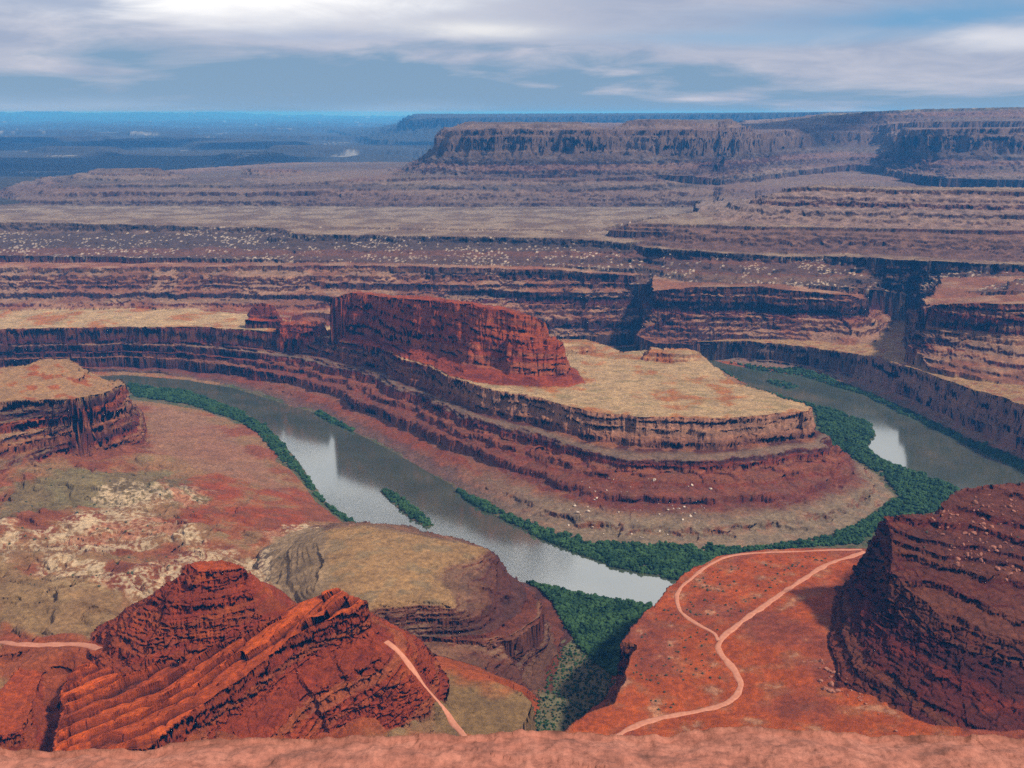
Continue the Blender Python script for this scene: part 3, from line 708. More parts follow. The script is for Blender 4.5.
NB = 400
rs = np.random.default_rng(12)
pal_red = .85 * np.array([(.22, .055, .028), (.27, .075, .035), (.12, .034, .024), (.29, .12, .07), (.16, .05, .034), (.085, .03, .027), (.22, .085, .055), (.32, .17, .105)], f32)
tab = pal_red[rs.integers(0, len(pal_red), NB)] * rs.uniform(.8, 1.2, (NB, 1)).astype(f32)
bnd = np.cumsum(rs.uniform(1.4, 7.5, NB)).astype(f32) - 60
steep = sst(.95, .6, NRM[..., 2])
low = fbm2(VX / 120, VY / 120, 4, 121); mid = fbm2(VX / 28, VY / 28, 4, 131); hi = fbm2(VX / 6, VY / 6, 3, 141)
pln = np.where(isn('ridge'), .22 * VX + .24 * VY, np.where(isn('dark_rock'), RD[0] * VX + RD[1] * VY, 0))
pln = np.where(isn('ridge'), pln - 60, pln)
sz = VZ - pln + 3.0 * low + 1.2 * mid
k = np.clip(np.searchsorted(bnd, np.where(VY > 2450, sz / np.where(VY > 4100, 3.2, 1.8), sz)), 0, NB - 1)
strata = tab[k]
soil = mix(np.broadcast_to(C(.31, .18, .105), P.shape), C(.30, .10, .055), sst(-.3, .5, low))
soil = mix(soil, C(.17, .13, .075), sst(.0, .6, mid) * .6)
A = mix(soil, strata, steep)
talus = mix(np.broadcast_to(C(.215, .16, .11), P.shape), C(.21, .105, .068), sst(.05, .5, mid))
# the peninsula
g = isn('gooseneck'); top = g & (VT < 0)
tan = mix(np.broadcast_to(C(.45, .315, .195), P.shape), C(.34, .15, .075), sst(.05, .6, low + .5 * mid))
tan = mix(tan, C(.25, .2, .11), sst(.1, .7, fbm2(VX / 60 + 5, VY / 20, 4, 151)) * .6)
A = np.where(top[..., None], mix(tan, strata, steep * .7), A)
A = np.where(isn('shelf')[..., None], mix(tan * 1.05, strata * 1.3, steep * .5), A)
gs = g & (VT >= 0)
gt = np.clip(VT, 0, 1)
rid = np.abs(fbm2(VX / 45, VY / 45, 3, 161))
fan = sst(.25, .02, rid) * sst(.25, .6, gt)
vst = sst(.1, .5, fbm3(VX / 9, VY / 9, VZ / 70, 3, 165)) * steep
strata = strata * (1 - .45 * vst)[..., None]
gcol = mix(strata, talus, np.clip(fan * .75 + sst(.62, .92, gt) * .85 + (1 - steep) * .4 * sst(.1, .4, gt), 0, 1))
rimc = sst(.12, .03, gt)
redb = sst(.24, .32, gt + .04 * mid) * sst(.78, .58, gt + .05 * low - .14 * sst(100, -200, VX))
gcol = mix(gcol, C(.27, .20, .14), (1 - sst(.1, .5, steep)) * sst(.1, .2, gt) * .6 * (1 - redb))
gcol = mix(gcol, mix(strata, C(.15, .08, .062), .5) * (1 + .25 * hi[..., None]), sst(.7, .85, gt) * sst(150, -150, VX) * .75)
gcol = mix(gcol, mix(strata * .8, C(.24, .065, .04), .45), redb * .75)
gcol = mix(gcol, C(.36, .21, .145) * (1 + .25 * hi[..., None]), rimc * sst(300, 500, VX + 520) * .75)
A = np.where(gs[..., None], gcol, A)
b = isn('butte', 'knob')
red = mix(np.broadcast_to(C(.40, .10, .048), P.shape), C(.24, .06, .035), sst(-.2, .4, fbm3(VX / 40, VY / 40, VZ / 9, 3, 171)))
A = np.where(b[..., None], mix(red, strata, .4), A)
# walls across
w = isn('red_wall', 'promontory', 'right_cliff')
dust = mix(np.broadcast_to(C(.36, .23, .155), P.shape), C(.25, .12, .075), sst(-.3, .3, low))
A = np.where(w[..., None], mix(mix(dust, strata * .9, .3), strata * .75, sst(.2, .7, steep)), A)
rb = isn('right_bench')
A = np.where((rb & (VT < 0))[..., None], mix(np.broadcast_to(C(.36, .23, .13), P.shape), C(.25, .12, .07), sst(0, .5, mid)), A)
A = np.where((rb & (VT >= 0))[..., None], mix(strata * .6 + C(.17, .12, .10), talus, (1 - steep) * .6), A)
d_ = isn('debris_shelf', 'upper_shelf', 'debris_right', 'mid_mesa', 'mid_tier')
_b1, _b2, bid = worley(VX / 9, VY / 9, VZ / 9, 15); boul = np.where(bid > .93 - .6 * sst(-.1, .6, fbm2(VX / 150, VY / 60, 4, 183)), .62, .2) * sst(.55, .35, _b1)
deb = mix(mix(np.broadcast_to(C(.105, .075, .058), P.shape), strata * .7, .4), C(.56, .44, .33), sst(.3, .55, boul) * np.where(isn('mid_tier', 'mid_mesa'), .25, .85))
flat = mix(np.broadcast_to(C(.27, .19, .13), P.shape), C(.16, .10, .07), sst(-.25, .3, low + .5 * mid))
A = np.where(d_[..., None], np.where((VT < 0)[..., None], flat, deb), A)
A = np.where((isn('mid_tier', 'mid_mesa') & (VT >= 0))[..., None], mix(np.where(isn('mid_mesa')[..., None], C(.25, .17, .13), C(.15, .085, .062)) * (1 + .3 * mid[..., None]), strata * .7, .2 + .65 * steep), A)
fm = isn('far_mesa', 'far_skirt', 'low_hill', 'far_plateau')
lowf = fbm2(VX / 500, VY / 500, 3, 191)
fcol = mix(mix(np.broadcast_to(C(.22, .14, .10), P.shape), C(.27, .19, .13), sst(-.2, .3, lowf)), strata * .8, .45 + .5 * steep)
fcol = mix(fcol, C(.44, .24, .13), steep * sst(380, 430, VZ) * .75)
A = np.where(fm[..., None], fcol, A)
fp = isn('far_plateau')
A = np.where((fp & (VT < .08))[..., None], mix(np.broadcast_to(C(.13, .10, .06), P.shape), C(.45, .33, .2), sst(.1, .5, fbm2(VX / 160, VY / 160, 4, 195)) * .8), A)
A = np.where((VY > 4200)[..., None] & (VI == -1)[..., None], mix(np.broadcast_to(C(.055, .05, .045), P.shape), C(.25, .23, .2), sst(.68, .9, fbm2(VX / 900, VY / 380, 5, 197))), A)
A = np.where(isn('blue_mesa')[..., None], C(.05, .052, .05), A)
# near side
o = isn('outcrop')
A = np.where((o & (VT < 0))[..., None], mix(np.broadcast_to(C(.36, .22, .13), P.shape), C(.28, .1, .05), sst(.1, .6, mid)), A)
A = np.where((o & (VT >= 0))[..., None], mix(mix(tan * .8, strata, .5), strata * 1.1, steep), A)
th = isn('tan_hill')
hill = mix(np.broadcast_to(C(.36, .225, .125), P.shape), C(.25, .175, .105), sst(-.1, .5, mid))
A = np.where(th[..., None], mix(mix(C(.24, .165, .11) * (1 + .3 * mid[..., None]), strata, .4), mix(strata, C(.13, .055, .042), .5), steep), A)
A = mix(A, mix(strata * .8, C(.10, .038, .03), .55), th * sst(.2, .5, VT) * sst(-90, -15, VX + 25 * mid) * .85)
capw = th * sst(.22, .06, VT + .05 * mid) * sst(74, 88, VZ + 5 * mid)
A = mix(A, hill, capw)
A = mix(A, C(.17, .125, .09) * (1 + .2 * mid[..., None]), zone([(262, 545), (304, 526), (322, 528), (326, 560), (318, 615), (262, 610)], 6, 4) * (VZ > 30) * ~isn('ridge'))
mo = isn('mound')
A = np.where(mo[..., None], mix(np.broadcast_to(C(.22, .14, .075), P.shape), C(.34, .10, .05), sst(-.2, .4, low + .6 * (VY - 930) / 60)), A)
te = isn('terrace')
tcol = mix(np.broadcast_to(C(.37, .10, .05), P.shape), C(.30, .11, .062), sst(-.1, .5, mid))
tcol = mix(tcol, C(.20, .065, .045), sst(0, .5, low) * .7)
tcol = mix(tcol, C(.42, .25, .17), sst(.62, .8, mid - .3 * low + .3 * hi) * .45)
A = np.where(te[..., None], mix(tcol, strata, steep * .8), A)
dk = isn('dark_rock')
dcol = mix(mix(np.broadcast_to(C(.17, .058, .036), P.shape), C(.11, .045, .034), sst(-.3, .3, mid)), strata * .75, .45)
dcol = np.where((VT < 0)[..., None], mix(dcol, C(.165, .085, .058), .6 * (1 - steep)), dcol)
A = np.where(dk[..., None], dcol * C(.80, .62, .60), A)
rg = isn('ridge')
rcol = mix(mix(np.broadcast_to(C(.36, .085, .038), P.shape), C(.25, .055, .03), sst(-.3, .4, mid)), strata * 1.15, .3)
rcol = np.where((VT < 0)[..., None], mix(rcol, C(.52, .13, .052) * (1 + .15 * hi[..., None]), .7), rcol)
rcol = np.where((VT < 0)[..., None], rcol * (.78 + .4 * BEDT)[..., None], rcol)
rcol = mix(rcol, C(.085, .03, .024), BED_SHADE * .9)      # crevice shade painted as thin dark strips between the tilted beds
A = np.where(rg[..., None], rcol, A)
# patches on the near left ground
gl = (VI == -1) & (VY < 2420) & (VZ > 3.2)
A = np.where(gl[..., None], mix(soil, C(.24, .09, .055), sst(0, .4, low)), A)
green = zone([(0, 490), (60, 470), (160, 470), (210, 500), (150, 500), (60, 510), (0, 520)], 10, 18)
A = mix(A, C(.19, .165, .095), green * .75 * gl)
for zp in ([(95, 490), (150, 482), (215, 490), (200, 505), (140, 505), (100, 512)], [(30, 530), (90, 510), (130, 505), (200, 530), (210, 545), (140, 548), (60, 560), (25, 545)],
           [(0, 515), (12, 520), (15, 560), (0, 570)], [(120, 580), (170, 560), (200, 548), (270, 550), (285, 565), (270, 580), (200, 575)], [(270, 530), (310, 522), (318, 530), (290, 560), (272, 590), (262, 575)], [(40, 555), (100, 560), (120, 590), (60, 590)]):
    mk = zone(zp, 8, 22) * sst(-.25, .15, hi + .7 * mid)
    A = mix(A, C(.56, .43, .30), mk * (gl | th) * .9)
redz = zone([(150, 480), (250, 470), (310, 500), (290, 540), (200, 525), (130, 540), (60, 545), (100, 525), (190, 515)], 8, 25) * sst(-.4, .2, mid)
A = mix(A, C(.30, .075, .04), redz * .6 * gl)
pinkz = zone([(150, 405), (200, 415), (270, 470), (290, 495), (200, 470), (150, 450)], 10, 12)
A = mix(A, C(.31, .17, .115), pinkz * .8 * gl)
tanz = zone([(0, 560), (120, 590), (130, 620), (80, 640), (0, 635)], 10, 15)
A = mix(A, C(.28, .185, .105), tanz * .85 * gl)
redn = zone([(0, 630), (100, 640), (330, 660), (400, 720), (340, 760), (0, 760)], 8, 10)
A = mix(A, C(.30, .085, .045), redn * .85 * gl)
A = mix(A, C(.29, .20, .125) * (1 + .15 * mid[..., None]), zone([(270, 545), (304, 526), (322, 528), (328, 560), (320, 615), (270, 610)], 6, 3) * (VZ > 30) * .9 * ~isn('ridge'))
# floodplain, gravel at the water line, river bed
fl = (VY < 2420) & (VZ <= 4.5) & (VI == -1)
A = np.where(fl[..., None], mix(np.broadcast_to(C(.16, .13, .08), P.shape), C(.08, .09, .045), sst(-.2, .3, mid)), A)
cany = zone([(552, 600), (640, 600), (650, 640), (612, 700), (570, 735), (528, 735), (534, 700), (560, 648)], 6, 4)
A = mix(A, C(.15, .15, .09), cany * (VI == -1) * .8)
A = np.where(((VZ < .25) & (VY < 3000))[..., None], C(.11, .085, .055), A)
A = A * (1 + .22 * mid + .16 * hi)[..., None] 
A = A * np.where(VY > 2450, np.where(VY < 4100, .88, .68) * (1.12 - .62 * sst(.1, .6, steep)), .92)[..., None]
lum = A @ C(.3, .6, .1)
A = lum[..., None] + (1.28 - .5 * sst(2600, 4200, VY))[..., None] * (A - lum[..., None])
A = np.clip(A, .012, .75).astype(f32)
print('colour', time.time() - _t0)

# ------------------------------------------------------------------ materials


def newmat(name):
    m = bpy.data.materials.new(name); m.use_nodes = True
    t = m.node_tree; t.nodes.clear()
    out = t.nodes.new('ShaderNodeOutputMaterial'); bs = t.nodes.new('ShaderNodeBsdfPrincipled')
    t.links.new(bs.outputs[0], out.inputs[0])
    return m, t, bs


def rock_mat():
    m, t, bs = newmat('layered_rock')
    at = node(t, 'ShaderNodeAttribute', attribute_name='albedo')
    ge = node(t, 'ShaderNodeNewGeometry')
    mp = node(t, 'ShaderNodeMapping', inp={'Scale': (.16, .16, .5)}); t.links.new(ge.outputs['Position'], mp.inputs[0])
    n1 = node(t, 'ShaderNodeTexNoise', inp={'Scale': 1.0, 'Detail': 8.0, 'Roughness': .65}); t.links.new(mp.outputs[0], n1.inputs['Vector'])
    n2 = node(t, 'ShaderNodeTexNoise', inp={'Scale': .035, 'Detail': 8.0, 'Roughness': .6}); t.links.new(ge.outputs['Position'], n2.inputs['Vector'])
    f = ramp(t, [(.3, (.62, .60, .60)), (.5, (1, 1, 1)), (.72, (1.42, 1.38, 1.32))], n1.outputs[0])
    f2 = ramp(t, [(.3, (.8, .8, .82)), (.7, (1.2, 1.18, 1.15))], n2.outputs[0])
    c = mixc(t, 1.0, at.outputs['Color'], f.outputs[0], 'MULTIPLY'); c = mixc(t, 1.0, c, f2.outputs[0], 'MULTIPLY')
    t.links.new(c, bs.inputs['Base Color'])
    bs.inputs['Roughness'].default_value = .9; bs.inputs['Specular IOR Level'].default_value = .15
    mp2 = node(t, 'ShaderNodeMapping', inp={'Scale': (.22, .22, .55)}); t.links.new(ge.outputs['Position'], mp2.inputs[0])
    vo = node(t, 'ShaderNodeTexVoronoi', feature='DISTANCE_TO_EDGE'); t.links.new(mp2.outputs[0], vo.inputs['Vector'])
    ed = ramp(t, [(0, (0, 0, 0)), (.14, (1, 1, 1))], vo.outputs['Distance'])
    hh = mth(t, 'ADD', mth(t, 'MULTIPLY', ed.outputs[0], .35), mth(t, 'MULTIPLY', n1.outputs[0], 1.3))
    b = node(t, 'ShaderNodeBump', inp={'Strength': .9, 'Distance': 2.2}); t.links.new(hh, b.inputs['Height']); t.links.new(b.outputs[0], bs.inputs['Normal'])
    return m


M_ROCK = rock_mat()


def water_mat():
    m, t, bs = newmat('silty_water')
    ge = node(t, 'ShaderNodeNewGeometry')
    n1 = node(t, 'ShaderNodeTexNoise', inp={'Scale': .012, 'Detail': 4.0}); t.links.new(ge.outputs['Position'], n1.inputs['Vector'])
    r = ramp(t, [(.35, (.05, .06, .034)), (.65, (.075, .08, .046))], n1.outputs[0]); t.links.new(r.outputs[0], bs.inputs['Base Color'])
    bs.inputs['Roughness'].default_value = .09; bs.inputs['IOR'].default_value = 2.8; bs.inputs['Specular IOR Level'].default_value = 1.0
    n2 = node(t, 'ShaderNodeTexNoise', inp={'Scale': .35, 'Detail': 3.0}); t.links.new(ge.outputs['Position'], n2.inputs['Vector'])
    b = node(t, 'ShaderNodeBump', inp={'Strength': .13, 'Distance': .12}); t.links.new(n2.outputs[0], b.inputs['Height']); t.links.new(b.outputs[0], bs.inputs['Normal'])
    return m


def leaf_mat(name, lo, hi_):
    m, t, bs = newmat(name)
    at = node(t, 'ShaderNodeAttribute', attribute_name='tint'); ge = node(t, 'ShaderNodeNewGeometry')
    n = node(t, 'ShaderNodeTexNoise', inp={'Scale': .6, 'Detail': 3.0}); t.links.new(ge.outputs['Position'], n.inputs['Vector'])
    v = mth(t, 'ADD', mth(t, 'MULTIPLY', at.outputs['Fac'], .7), mth(t, 'MULTIPLY', n.outputs[0], .3))
    r = ramp(t, [(.2, lo), (.8, hi_)], v); t.links.new(r.outputs[0], bs.inputs['Base Color'])
    bs.inputs['Roughness'].default_value = .8; bs.inputs['Specular IOR Level'].default_value = .1
    return m


def plain_mat(name, lo, hi_, scale=.8, rough_=.95, bump=.4, dist=.2):
    m, t, bs = newmat(name); ge = node(t, 'ShaderNodeNewGeometry')
    n = node(t, 'ShaderNodeTexNoise', inp={'Scale': scale, 'Detail': 7.0, 'Roughness': .6}); t.links.new(ge.outputs['Position'], n.inputs['Vector'])
    r = ramp(t, [(.3, lo), (.7, hi_)], n.outputs[0]); t.links.new(r.outputs[0], bs.inputs['Base Color'])
    bs.inputs['Roughness'].default_value = rough_; bs.inputs['Specular IOR Level'].default_value = .15
    b = node(t, 'ShaderNodeBump', inp={'Strength': bump, 'Distance': dist}); t.links.new(n.outputs[0], b.inputs['Height']); t.links.new(b.outputs[0], bs.inputs['Normal'])
    return m


# ------------------------------------------------------------------ building meshes
def mesh_np(name, V, Fq, smooth=True):
    me = bpy.data.meshes.new(name); nf = len(Fq); w_ = Fq.shape[1]
    me.vertices.add(len(V)); me.vertices.foreach_set('co', V.astype(f32).ravel())
    me.loops.add(nf * w_); me.loops.foreach_set('vertex_index', Fq.astype(np.int32).ravel())
    me.polygons.add(nf); me.polygons.foreach_set('loop_start', np.arange(0, nf * w_, w_, dtype=np.int32))
    me.polygons.foreach_set('use_smooth', np.full(nf, smooth))
    me.update(calc_edges=True)
    return me


def link(name, me, mat=None, parent=None):
    o = bpy.data.objects.new(name, me); coll.objects.link(o)
    if mat:
        me.materials.append(mat)
    if parent:
        o.parent = parent
    return o


def tag(o, label=None, cat=None, group=None, kind=None):
    for k_, v_ in (('label', label), ('category', cat), ('group', group), ('kind', kind)):
        if v_:
            o[k_] = v_
    return o


ii = np.arange(NA * NR, dtype=np.int32).reshape(NA, NR)
quads = np.stack([ii[:-1, :-1], ii[1:, :-1], ii[1:, 1:], ii[:-1, 1:]], -1).reshape(-1, 4)
fid = VI[:-1, :-1].reshape(-1)
V = P.reshape(-1, 3); AL = A.reshape(-1, 3)
XF = VX[:-1, :-1].reshape(-1)
groups = {}
grp = np.full(len(S) + 1, 0)
THINGS = [('ground', 'desert valley floor and far plains under the cliffs', 'ground', 'structure'),
          ('river_bend_mesa', 'long flat tan topped rock peninsula wrapped by the river bend', 'mesa', None),
          ('butte', 'long dark red sandstone butte standing on the tan peninsula', 'butte', None),
          ('pinnacle', 'small crumbling red rock knob alone on the neck behind the butte', 'pinnacle', None),
          ('tilted_ridge', 'bright orange red tilted rock ridge with long sloping slabs near the overlook', 'rock ridge', None),
          ('crag', 'dark maroon crag of broken ledges beside the forked dirt road', 'crag', None),
          ('terrace', 'red earth terrace dotted with shrubs and crossed by the forked dirt road', 'terrace', None),
          ('hill', 'smooth tan topped hill ending in a dark ledgy cliff above the side canyon', 'hill', None),
          ('mound', 'low rounded red and green mound crossed by a straight dirt track', 'mound', None),
          ('rock_outcrop', 'tan capped outcrop of red ledges at the river, left of the green bank', 'outcrop', None),
          ('canyon_wall', 'banded red canyon wall with pale boulder slopes behind the butte', 'cliff', None),
          ('canyon_wall', 'long pale sheer canyon wall along the outer bank of the river, its bench tan on top', 'cliff', None),
          ('canyon_wall', 'dark red promontory wall above the pale river bench, beside the shadowed side valley', 'cliff', None),
          ('canyon_wall', 'shadowed red brown cliff at the photo edge above the tan river bench', 'cliff', None),
          ('mesa', 'stepped brown mesa with a thin dark caprock in front of the far plateau', 'mesa', None),
          ('mesa', 'flat topped far mesa with sheer cliffs over talus cones, its plateau pale beyond', 'mesa', None),
          ('foothills', 'low stepped grey brown benches and hills below the far mesa', 'hills', 'structure'),
          ('mesa', 'deep blue flat mesa on the horizon behind the sheer far mesa', 'mesa', None)]
MAPG = {'gooseneck': 1, 'shelf': 1, 'butte': 2, 'knob': 3, 'ridge': 4, 'dark_rock': 5, 'terrace': 6, 'tan_hill': 7, 'mound': 8, 'outcrop': 9, 'red_wall': 10, 'debris_shelf': 10, 'upper_shelf': 10,
        'right_bench': 11, 'promontory': 12, 'right_cliff': 13, 'debris_right': 14, 'mid_tier': 14, 'mid_mesa': 14, 'far_skirt': 16, 'low_hill': 16, 'far_mesa': 15, 'far_plateau': 15, 'blue_mesa': 17}
lut = np.array([MAPG[n] for n in names] + [0])
gidf = lut[fid]
NV = NRM.reshape(-1, 3)
TOPS = {'river_bend_mesa': 'flat_top', 'rock_outcrop': 'caprock', 'hill': 'flat_top'}
for gi, (nm, lab, cat, kd) in enumerate(THINGS):
    tops = (VT[:-1, :-1].reshape(-1) < 0) if nm in TOPS else np.zeros(len(gidf), bool)
    root = None
    for pn, sel_ in ((nm, (gidf == gi) & ~tops), (TOPS.get(nm, ''), (gidf == gi) & tops)):
        qf = quads[sel_]
        if not len(qf):
            continue
        used, inv = np.unique(qf, return_inverse=True)
        me = mesh_np(pn, V[used], inv.reshape(-1, 4))
        me.normals_split_custom_set_from_vertices(NV[used])
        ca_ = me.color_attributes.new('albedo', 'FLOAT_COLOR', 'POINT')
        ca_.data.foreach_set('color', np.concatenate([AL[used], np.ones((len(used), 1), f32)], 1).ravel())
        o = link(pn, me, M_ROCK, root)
        if root is None:
            root = tag(o, lab, cat, None, kd)
print('meshes', time.time() - _t0)

# river: one sheet of water cut to the channel
cell = 9.0
gx0 = np.arange(-1900, 1500, cell); gy0 = np.arange(1150, 2900, cell)
GX, GY = np.meshgrid(gx0, gy0, indexing='ij')
dr, ins, _ = pdist((GX + cell / 2).astype(f32), (GY + cell / 2).astype(f32), RIVER)
keep = (ins | (dr < 28))[:-1, :-1]
iw = np.arange(GX.size).reshape(GX.shape)
qw = np.stack([iw[:-1, :-1], iw[1:, :-1], iw[1:, 1:], iw[:-1, 1:]], -1)[keep]
used, inv = np.unique(qw, return_inverse=True)
Vw = np.stack([GX.ravel(), GY.ravel(), np.zeros(GX.size)], -1)[used]
tag(link('river', mesh_np('river', Vw, inv.reshape(-1, 4)), water_mat()), 'wide silty green brown river looping around the rock peninsula', 'river', None, 'structure')

# roads
M_ROAD = plain_mat('packed_dirt', (.34, .12, .07), (.46, .195, .12), .3, .95, .3, .15)
RL = ['thin upper branch of the red dirt road along the terrace edge', 'main dirt road winding down the red terrace from the dark crag', 'straight pale dirt track over the low mound', 'pale dirt track behind the tilted red ridge']
for q, zz, lab, hw in zip(ROADXY, ROADZ, RL, (2.0, 3.0, 2.7, 3.6)):
    tq = np.gradient(q, axis=0); tq /= np.linalg.norm(tq, axis=1)[:, None]; nn = np.stack([-tq[:, 1], tq[:, 0]], 1)
    sp = np.array([-1.25, -1, -.5, 0, .5, 1, 1.25]); dz = np.array([-.9, .1, .22, .25, .22, .1, -.9])
    jit = np.stack([np.convolve(rng.normal(size=len(q) + 2), [.3, .4, .3], 'valid') for _ in range(2)], 1) * .3
    wv = hw * (1 + .12 * np.sin(np.arange(len(q)) * .37)[:, None] + np.where(sp[None] < 0, jit[:, :1], jit[:, 1:]))
    Vr = np.concatenate([q[:, None] + nn[:, None] * sp[None, :, None] * wv[:, :, None], np.broadcast_to(zz[:, None, None], (len(q), 7, 1)) + dz[None, :, None]], -1).reshape(-1, 3)
    ir = np.arange(len(q) * 7).reshape(-1, 7)
    Fr = np.stack([ir[:-1, :-1], ir[1:, :-1], ir[1:, 1:], ir[:-1, 1:]], -1).reshape(-1, 4)
    tag(link('dirt_road', mesh_np('dirt_road', Vr, Fr), M_ROAD), lab, 'road', None, 'structure')

# ------------------------------------------------------------------ plants
def ico(sub):
    import bmesh
    bm = bmesh.new(); bmesh.ops.create_icosphere(bm, subdivisions=sub, radius=1)
    v = np.array([p.co[:] for p in bm.verts]); bm.verts.index_update(); f = np.array([[q.index for q in p.verts] for p in bm.faces]); bm.free()
    return v, f


IV, IF = ico(2)


def bush(seed, k=7):
    """a clump of uneven leafy tufts of unit width"""
    r = np.random.default_rng(seed); vs_, fs_, n = [], [], 0
    for q in range(k):
        a = r.uniform(0, 6.28); rad = r.uniform(0, .34) if q else 0
        s = r.uniform(.2, .34); c = np.array([math.cos(a) * rad, math.sin(a) * rad, r.uniform(.12, .62) if q else .3])
        v = IV * (s * (1 + .45 * r.uniform(-1, 1, (len(IV), 1)))) * np.array([1, 1, .95]) + c
        vs_.append(v); fs_.append(IF + n); n += len(v)
    return np.concatenate(vs_), np.concatenate(fs_)


IV1, IF1 = ico(1)


def bush_small(seed, k=4):
    r = np.random.default_rng(seed); vs_, fs_, n = [], [], 0
    for q in range(k):
        a = r.uniform(0, 6.28); rad = r.uniform(.05, .34) if q else 0
        s = r.uniform(.22, .36); c = np.array([math.cos(a) * rad, math.sin(a) * rad, r.uniform(.1, .6) if q else .3])
        v = IV1 * (s * (1 + .45 * r.uniform(-1, 1, (len(IV1), 1)))) + c
        vs_.append(v); fs_.append(IF1 + n); n += len(v)
    return np.concatenate(vs_), np.concatenate(fs_)


PROT = [bush_small(i) for i in range(8)]
M_GREEN = leaf_mat('tamarisk_leaves', (.006, .024, .009), (.036, .078, .024))
M_SHRUB = leaf_mat('desert_shrub_leaves', (.022, .032, .018), (.06, .068, .036))


def thicket(name, label, poly, n, size, zmax=14, seed=0, holes=None, dens=None):
    """riverside growth: many clumps in one mesh over a patch of bank"""
    r = np.random.default_rng(seed); q = np.array([p[:2] for p in poly])
    pts = []
    lo_, hi2 = q.min(0), q.max(0)
    X = r.uniform(lo_[0], hi2[0], n * 12).astype(f32); Yy = r.uniform(lo_[1], hi2[1], n * 12).astype(f32)
    d, i, _ = pdist(X, Yy, poly)
    m = i
    if dens is not None:
        m &= r.uniform(0, 1, len(X)) < dens(X, Yy)
    else:
        m &= (fbm2(X / 25, Yy / 25, 3, 200 + seed) + np.minimum(d / 6, 1) > .35)
    X = X[m][:n]; Yy = Yy[m][:n]
    dw, iw_, _ = pdist(X, Yy, RIVER)
    zz = hz(X, Yy)
    ok = (zz < zmax) & (zz > -.6)
    X, Yy, zz = X[ok], Yy[ok], zz[ok]
    vs_, fs_, ts, o_ = [], [], [], 0
    cl = fbm2(X / 30, Yy / 30, 3, 300 + seed)
    for k_ in range(len(X)):
        v, f = PROT[r.integers(0, 8)]; s = size * (r.uniform(.5, 1.2) if r.uniform() < .86 else r.uniform(1.2, 1.75)); a = r.uniform(0, 6.28); ca_, sa_ = math.cos(a), math.sin(a)
        w_ = np.stack([(v[:, 0] * ca_ - v[:, 1] * sa_) * s + X[k_], (v[:, 0] * sa_ + v[:, 1] * ca_) * s + Yy[k_], v[:, 2] * s * r.uniform(.75, 1.2) + zz[k_] - .15 * s], 1)
        vs_.append(w_); fs_.append(f + o_); o_ += len(v); ts.append(np.full(len(v), np.clip(.5 + .45 * cl[k_] + r.uniform(-.25, .25), 0, 1)))
    me = mesh_np(name, np.concatenate(vs_), np.concatenate(fs_), False)
    at_ = me.attributes.new('tint', 'FLOAT', 'POINT'); at_.data.foreach_set('value', np.concatenate(ts).astype(f32))
    return tag(link(name, me, M_GREEN), label, 'shrubs', None, 'stuff')


zl = lambda L_: [Z(a, b_, 2) for a, b_ in L_]
thicket('bank_thicket', 'dense green brush band along the inner river bank at the far left bend', zl([(128, 384), (187, 391), (240, 410), (270, 429), (287, 447), (300, 466), (311, 482), (307, 484), (300, 477), (277, 459), (262, 440), (240, 423), (187, 405), (133, 397)]), 3200, 6.0, seed=1)
thicket('bank_thicket', 'narrow green strip of brush on the near bank behind the tan hill', zl([(309, 480), (326, 502), (364, 529), (352, 529), (330, 512), (307, 488)]), 420, 5.0, seed=2)
thicket('bank_thicket', 'short green brush strip at the foot of the peninsula on the far bank', zl([(318, 411), (356, 430), (358, 434), (340, 428), (311, 413)]), 420, 6.0, seed=3)
thicket('bank_thicket', 'green belt of brush along the front foot of the peninsula', zl([(444, 484), (476, 498), (507, 513), (545, 531), (582, 541), (620, 546), (702, 549), (740, 548), (740, 560), (711, 575), (676, 580), (620, 568), (582, 555), (545, 540), (507, 521), (470, 503)]), 3800, 6.0, seed=4)
thicket('bank_thicket', 'broad dark green floodplain brush at the tip of the peninsula', zl([(822, 442), (812, 408), (835, 410), (872, 425), (876, 436), (867, 446), (880, 459), (925, 476), (960, 489), (940, 512), (890, 520), (860, 545), (760, 552), (720, 556), (740, 549), (827, 537), (860, 523), (884, 507), (898, 495), (880, 475), (843, 453)]), 6500, 6.0, seed=5)
thicket('bank_thicket', 'green brush line on the outer bank below the pale sheer wall', zl([(726, 362), (764, 368), (800, 370), (827, 377), (880, 398), (932, 422), (977, 443), (1040, 468), (1040, 480), (977, 450), (940, 432), (902, 414), (865, 395), (822, 384), (790, 375), (764, 372)]), 2600, 5.5, seed=6)
thicket('bank_thicket', 'green strip of brush on the far inner bank behind the peninsula', zl([(716, 368), (735, 379), (770, 396), (800, 408), (840, 416), (835, 410), (790, 398), (752, 387), (722, 369)]), 500, 5.0, seed=8)
thicket('canyon_thicket', 'dark green trees filling the mouth of the side canyon by the river', zl([(524, 580), (545, 586), (590, 597), (652, 607), (648, 625), (625, 645), (622, 690), (600, 672), (580, 650), (566, 632), (552, 604), (538, 590)]), 4200, 5.6, zmax=25, seed=7, dens=lambda X, Yy: .95 + 0 * X)
thicket('canyon_scrub', 'scattered green scrub on the sandy side canyon floor', [Z(580, 640, 8), Z(625, 640, 8), Z(615, 690, 12), Z(600, 705, 16), Z(560, 745, 24), Z(524, 745, 24), Z(534, 700, 14), Z(562, 645, 9)], 1100, 2.5, zmax=45, seed=9, dens=lambda X, Yy: .5 + 0 * X)
thicket('island_thicket', 'narrow brush covered island in mid river before the tan hill', ISLES[0], 420, 5.0, seed=10, dens=lambda X, Yy: 1 + 0 * X)
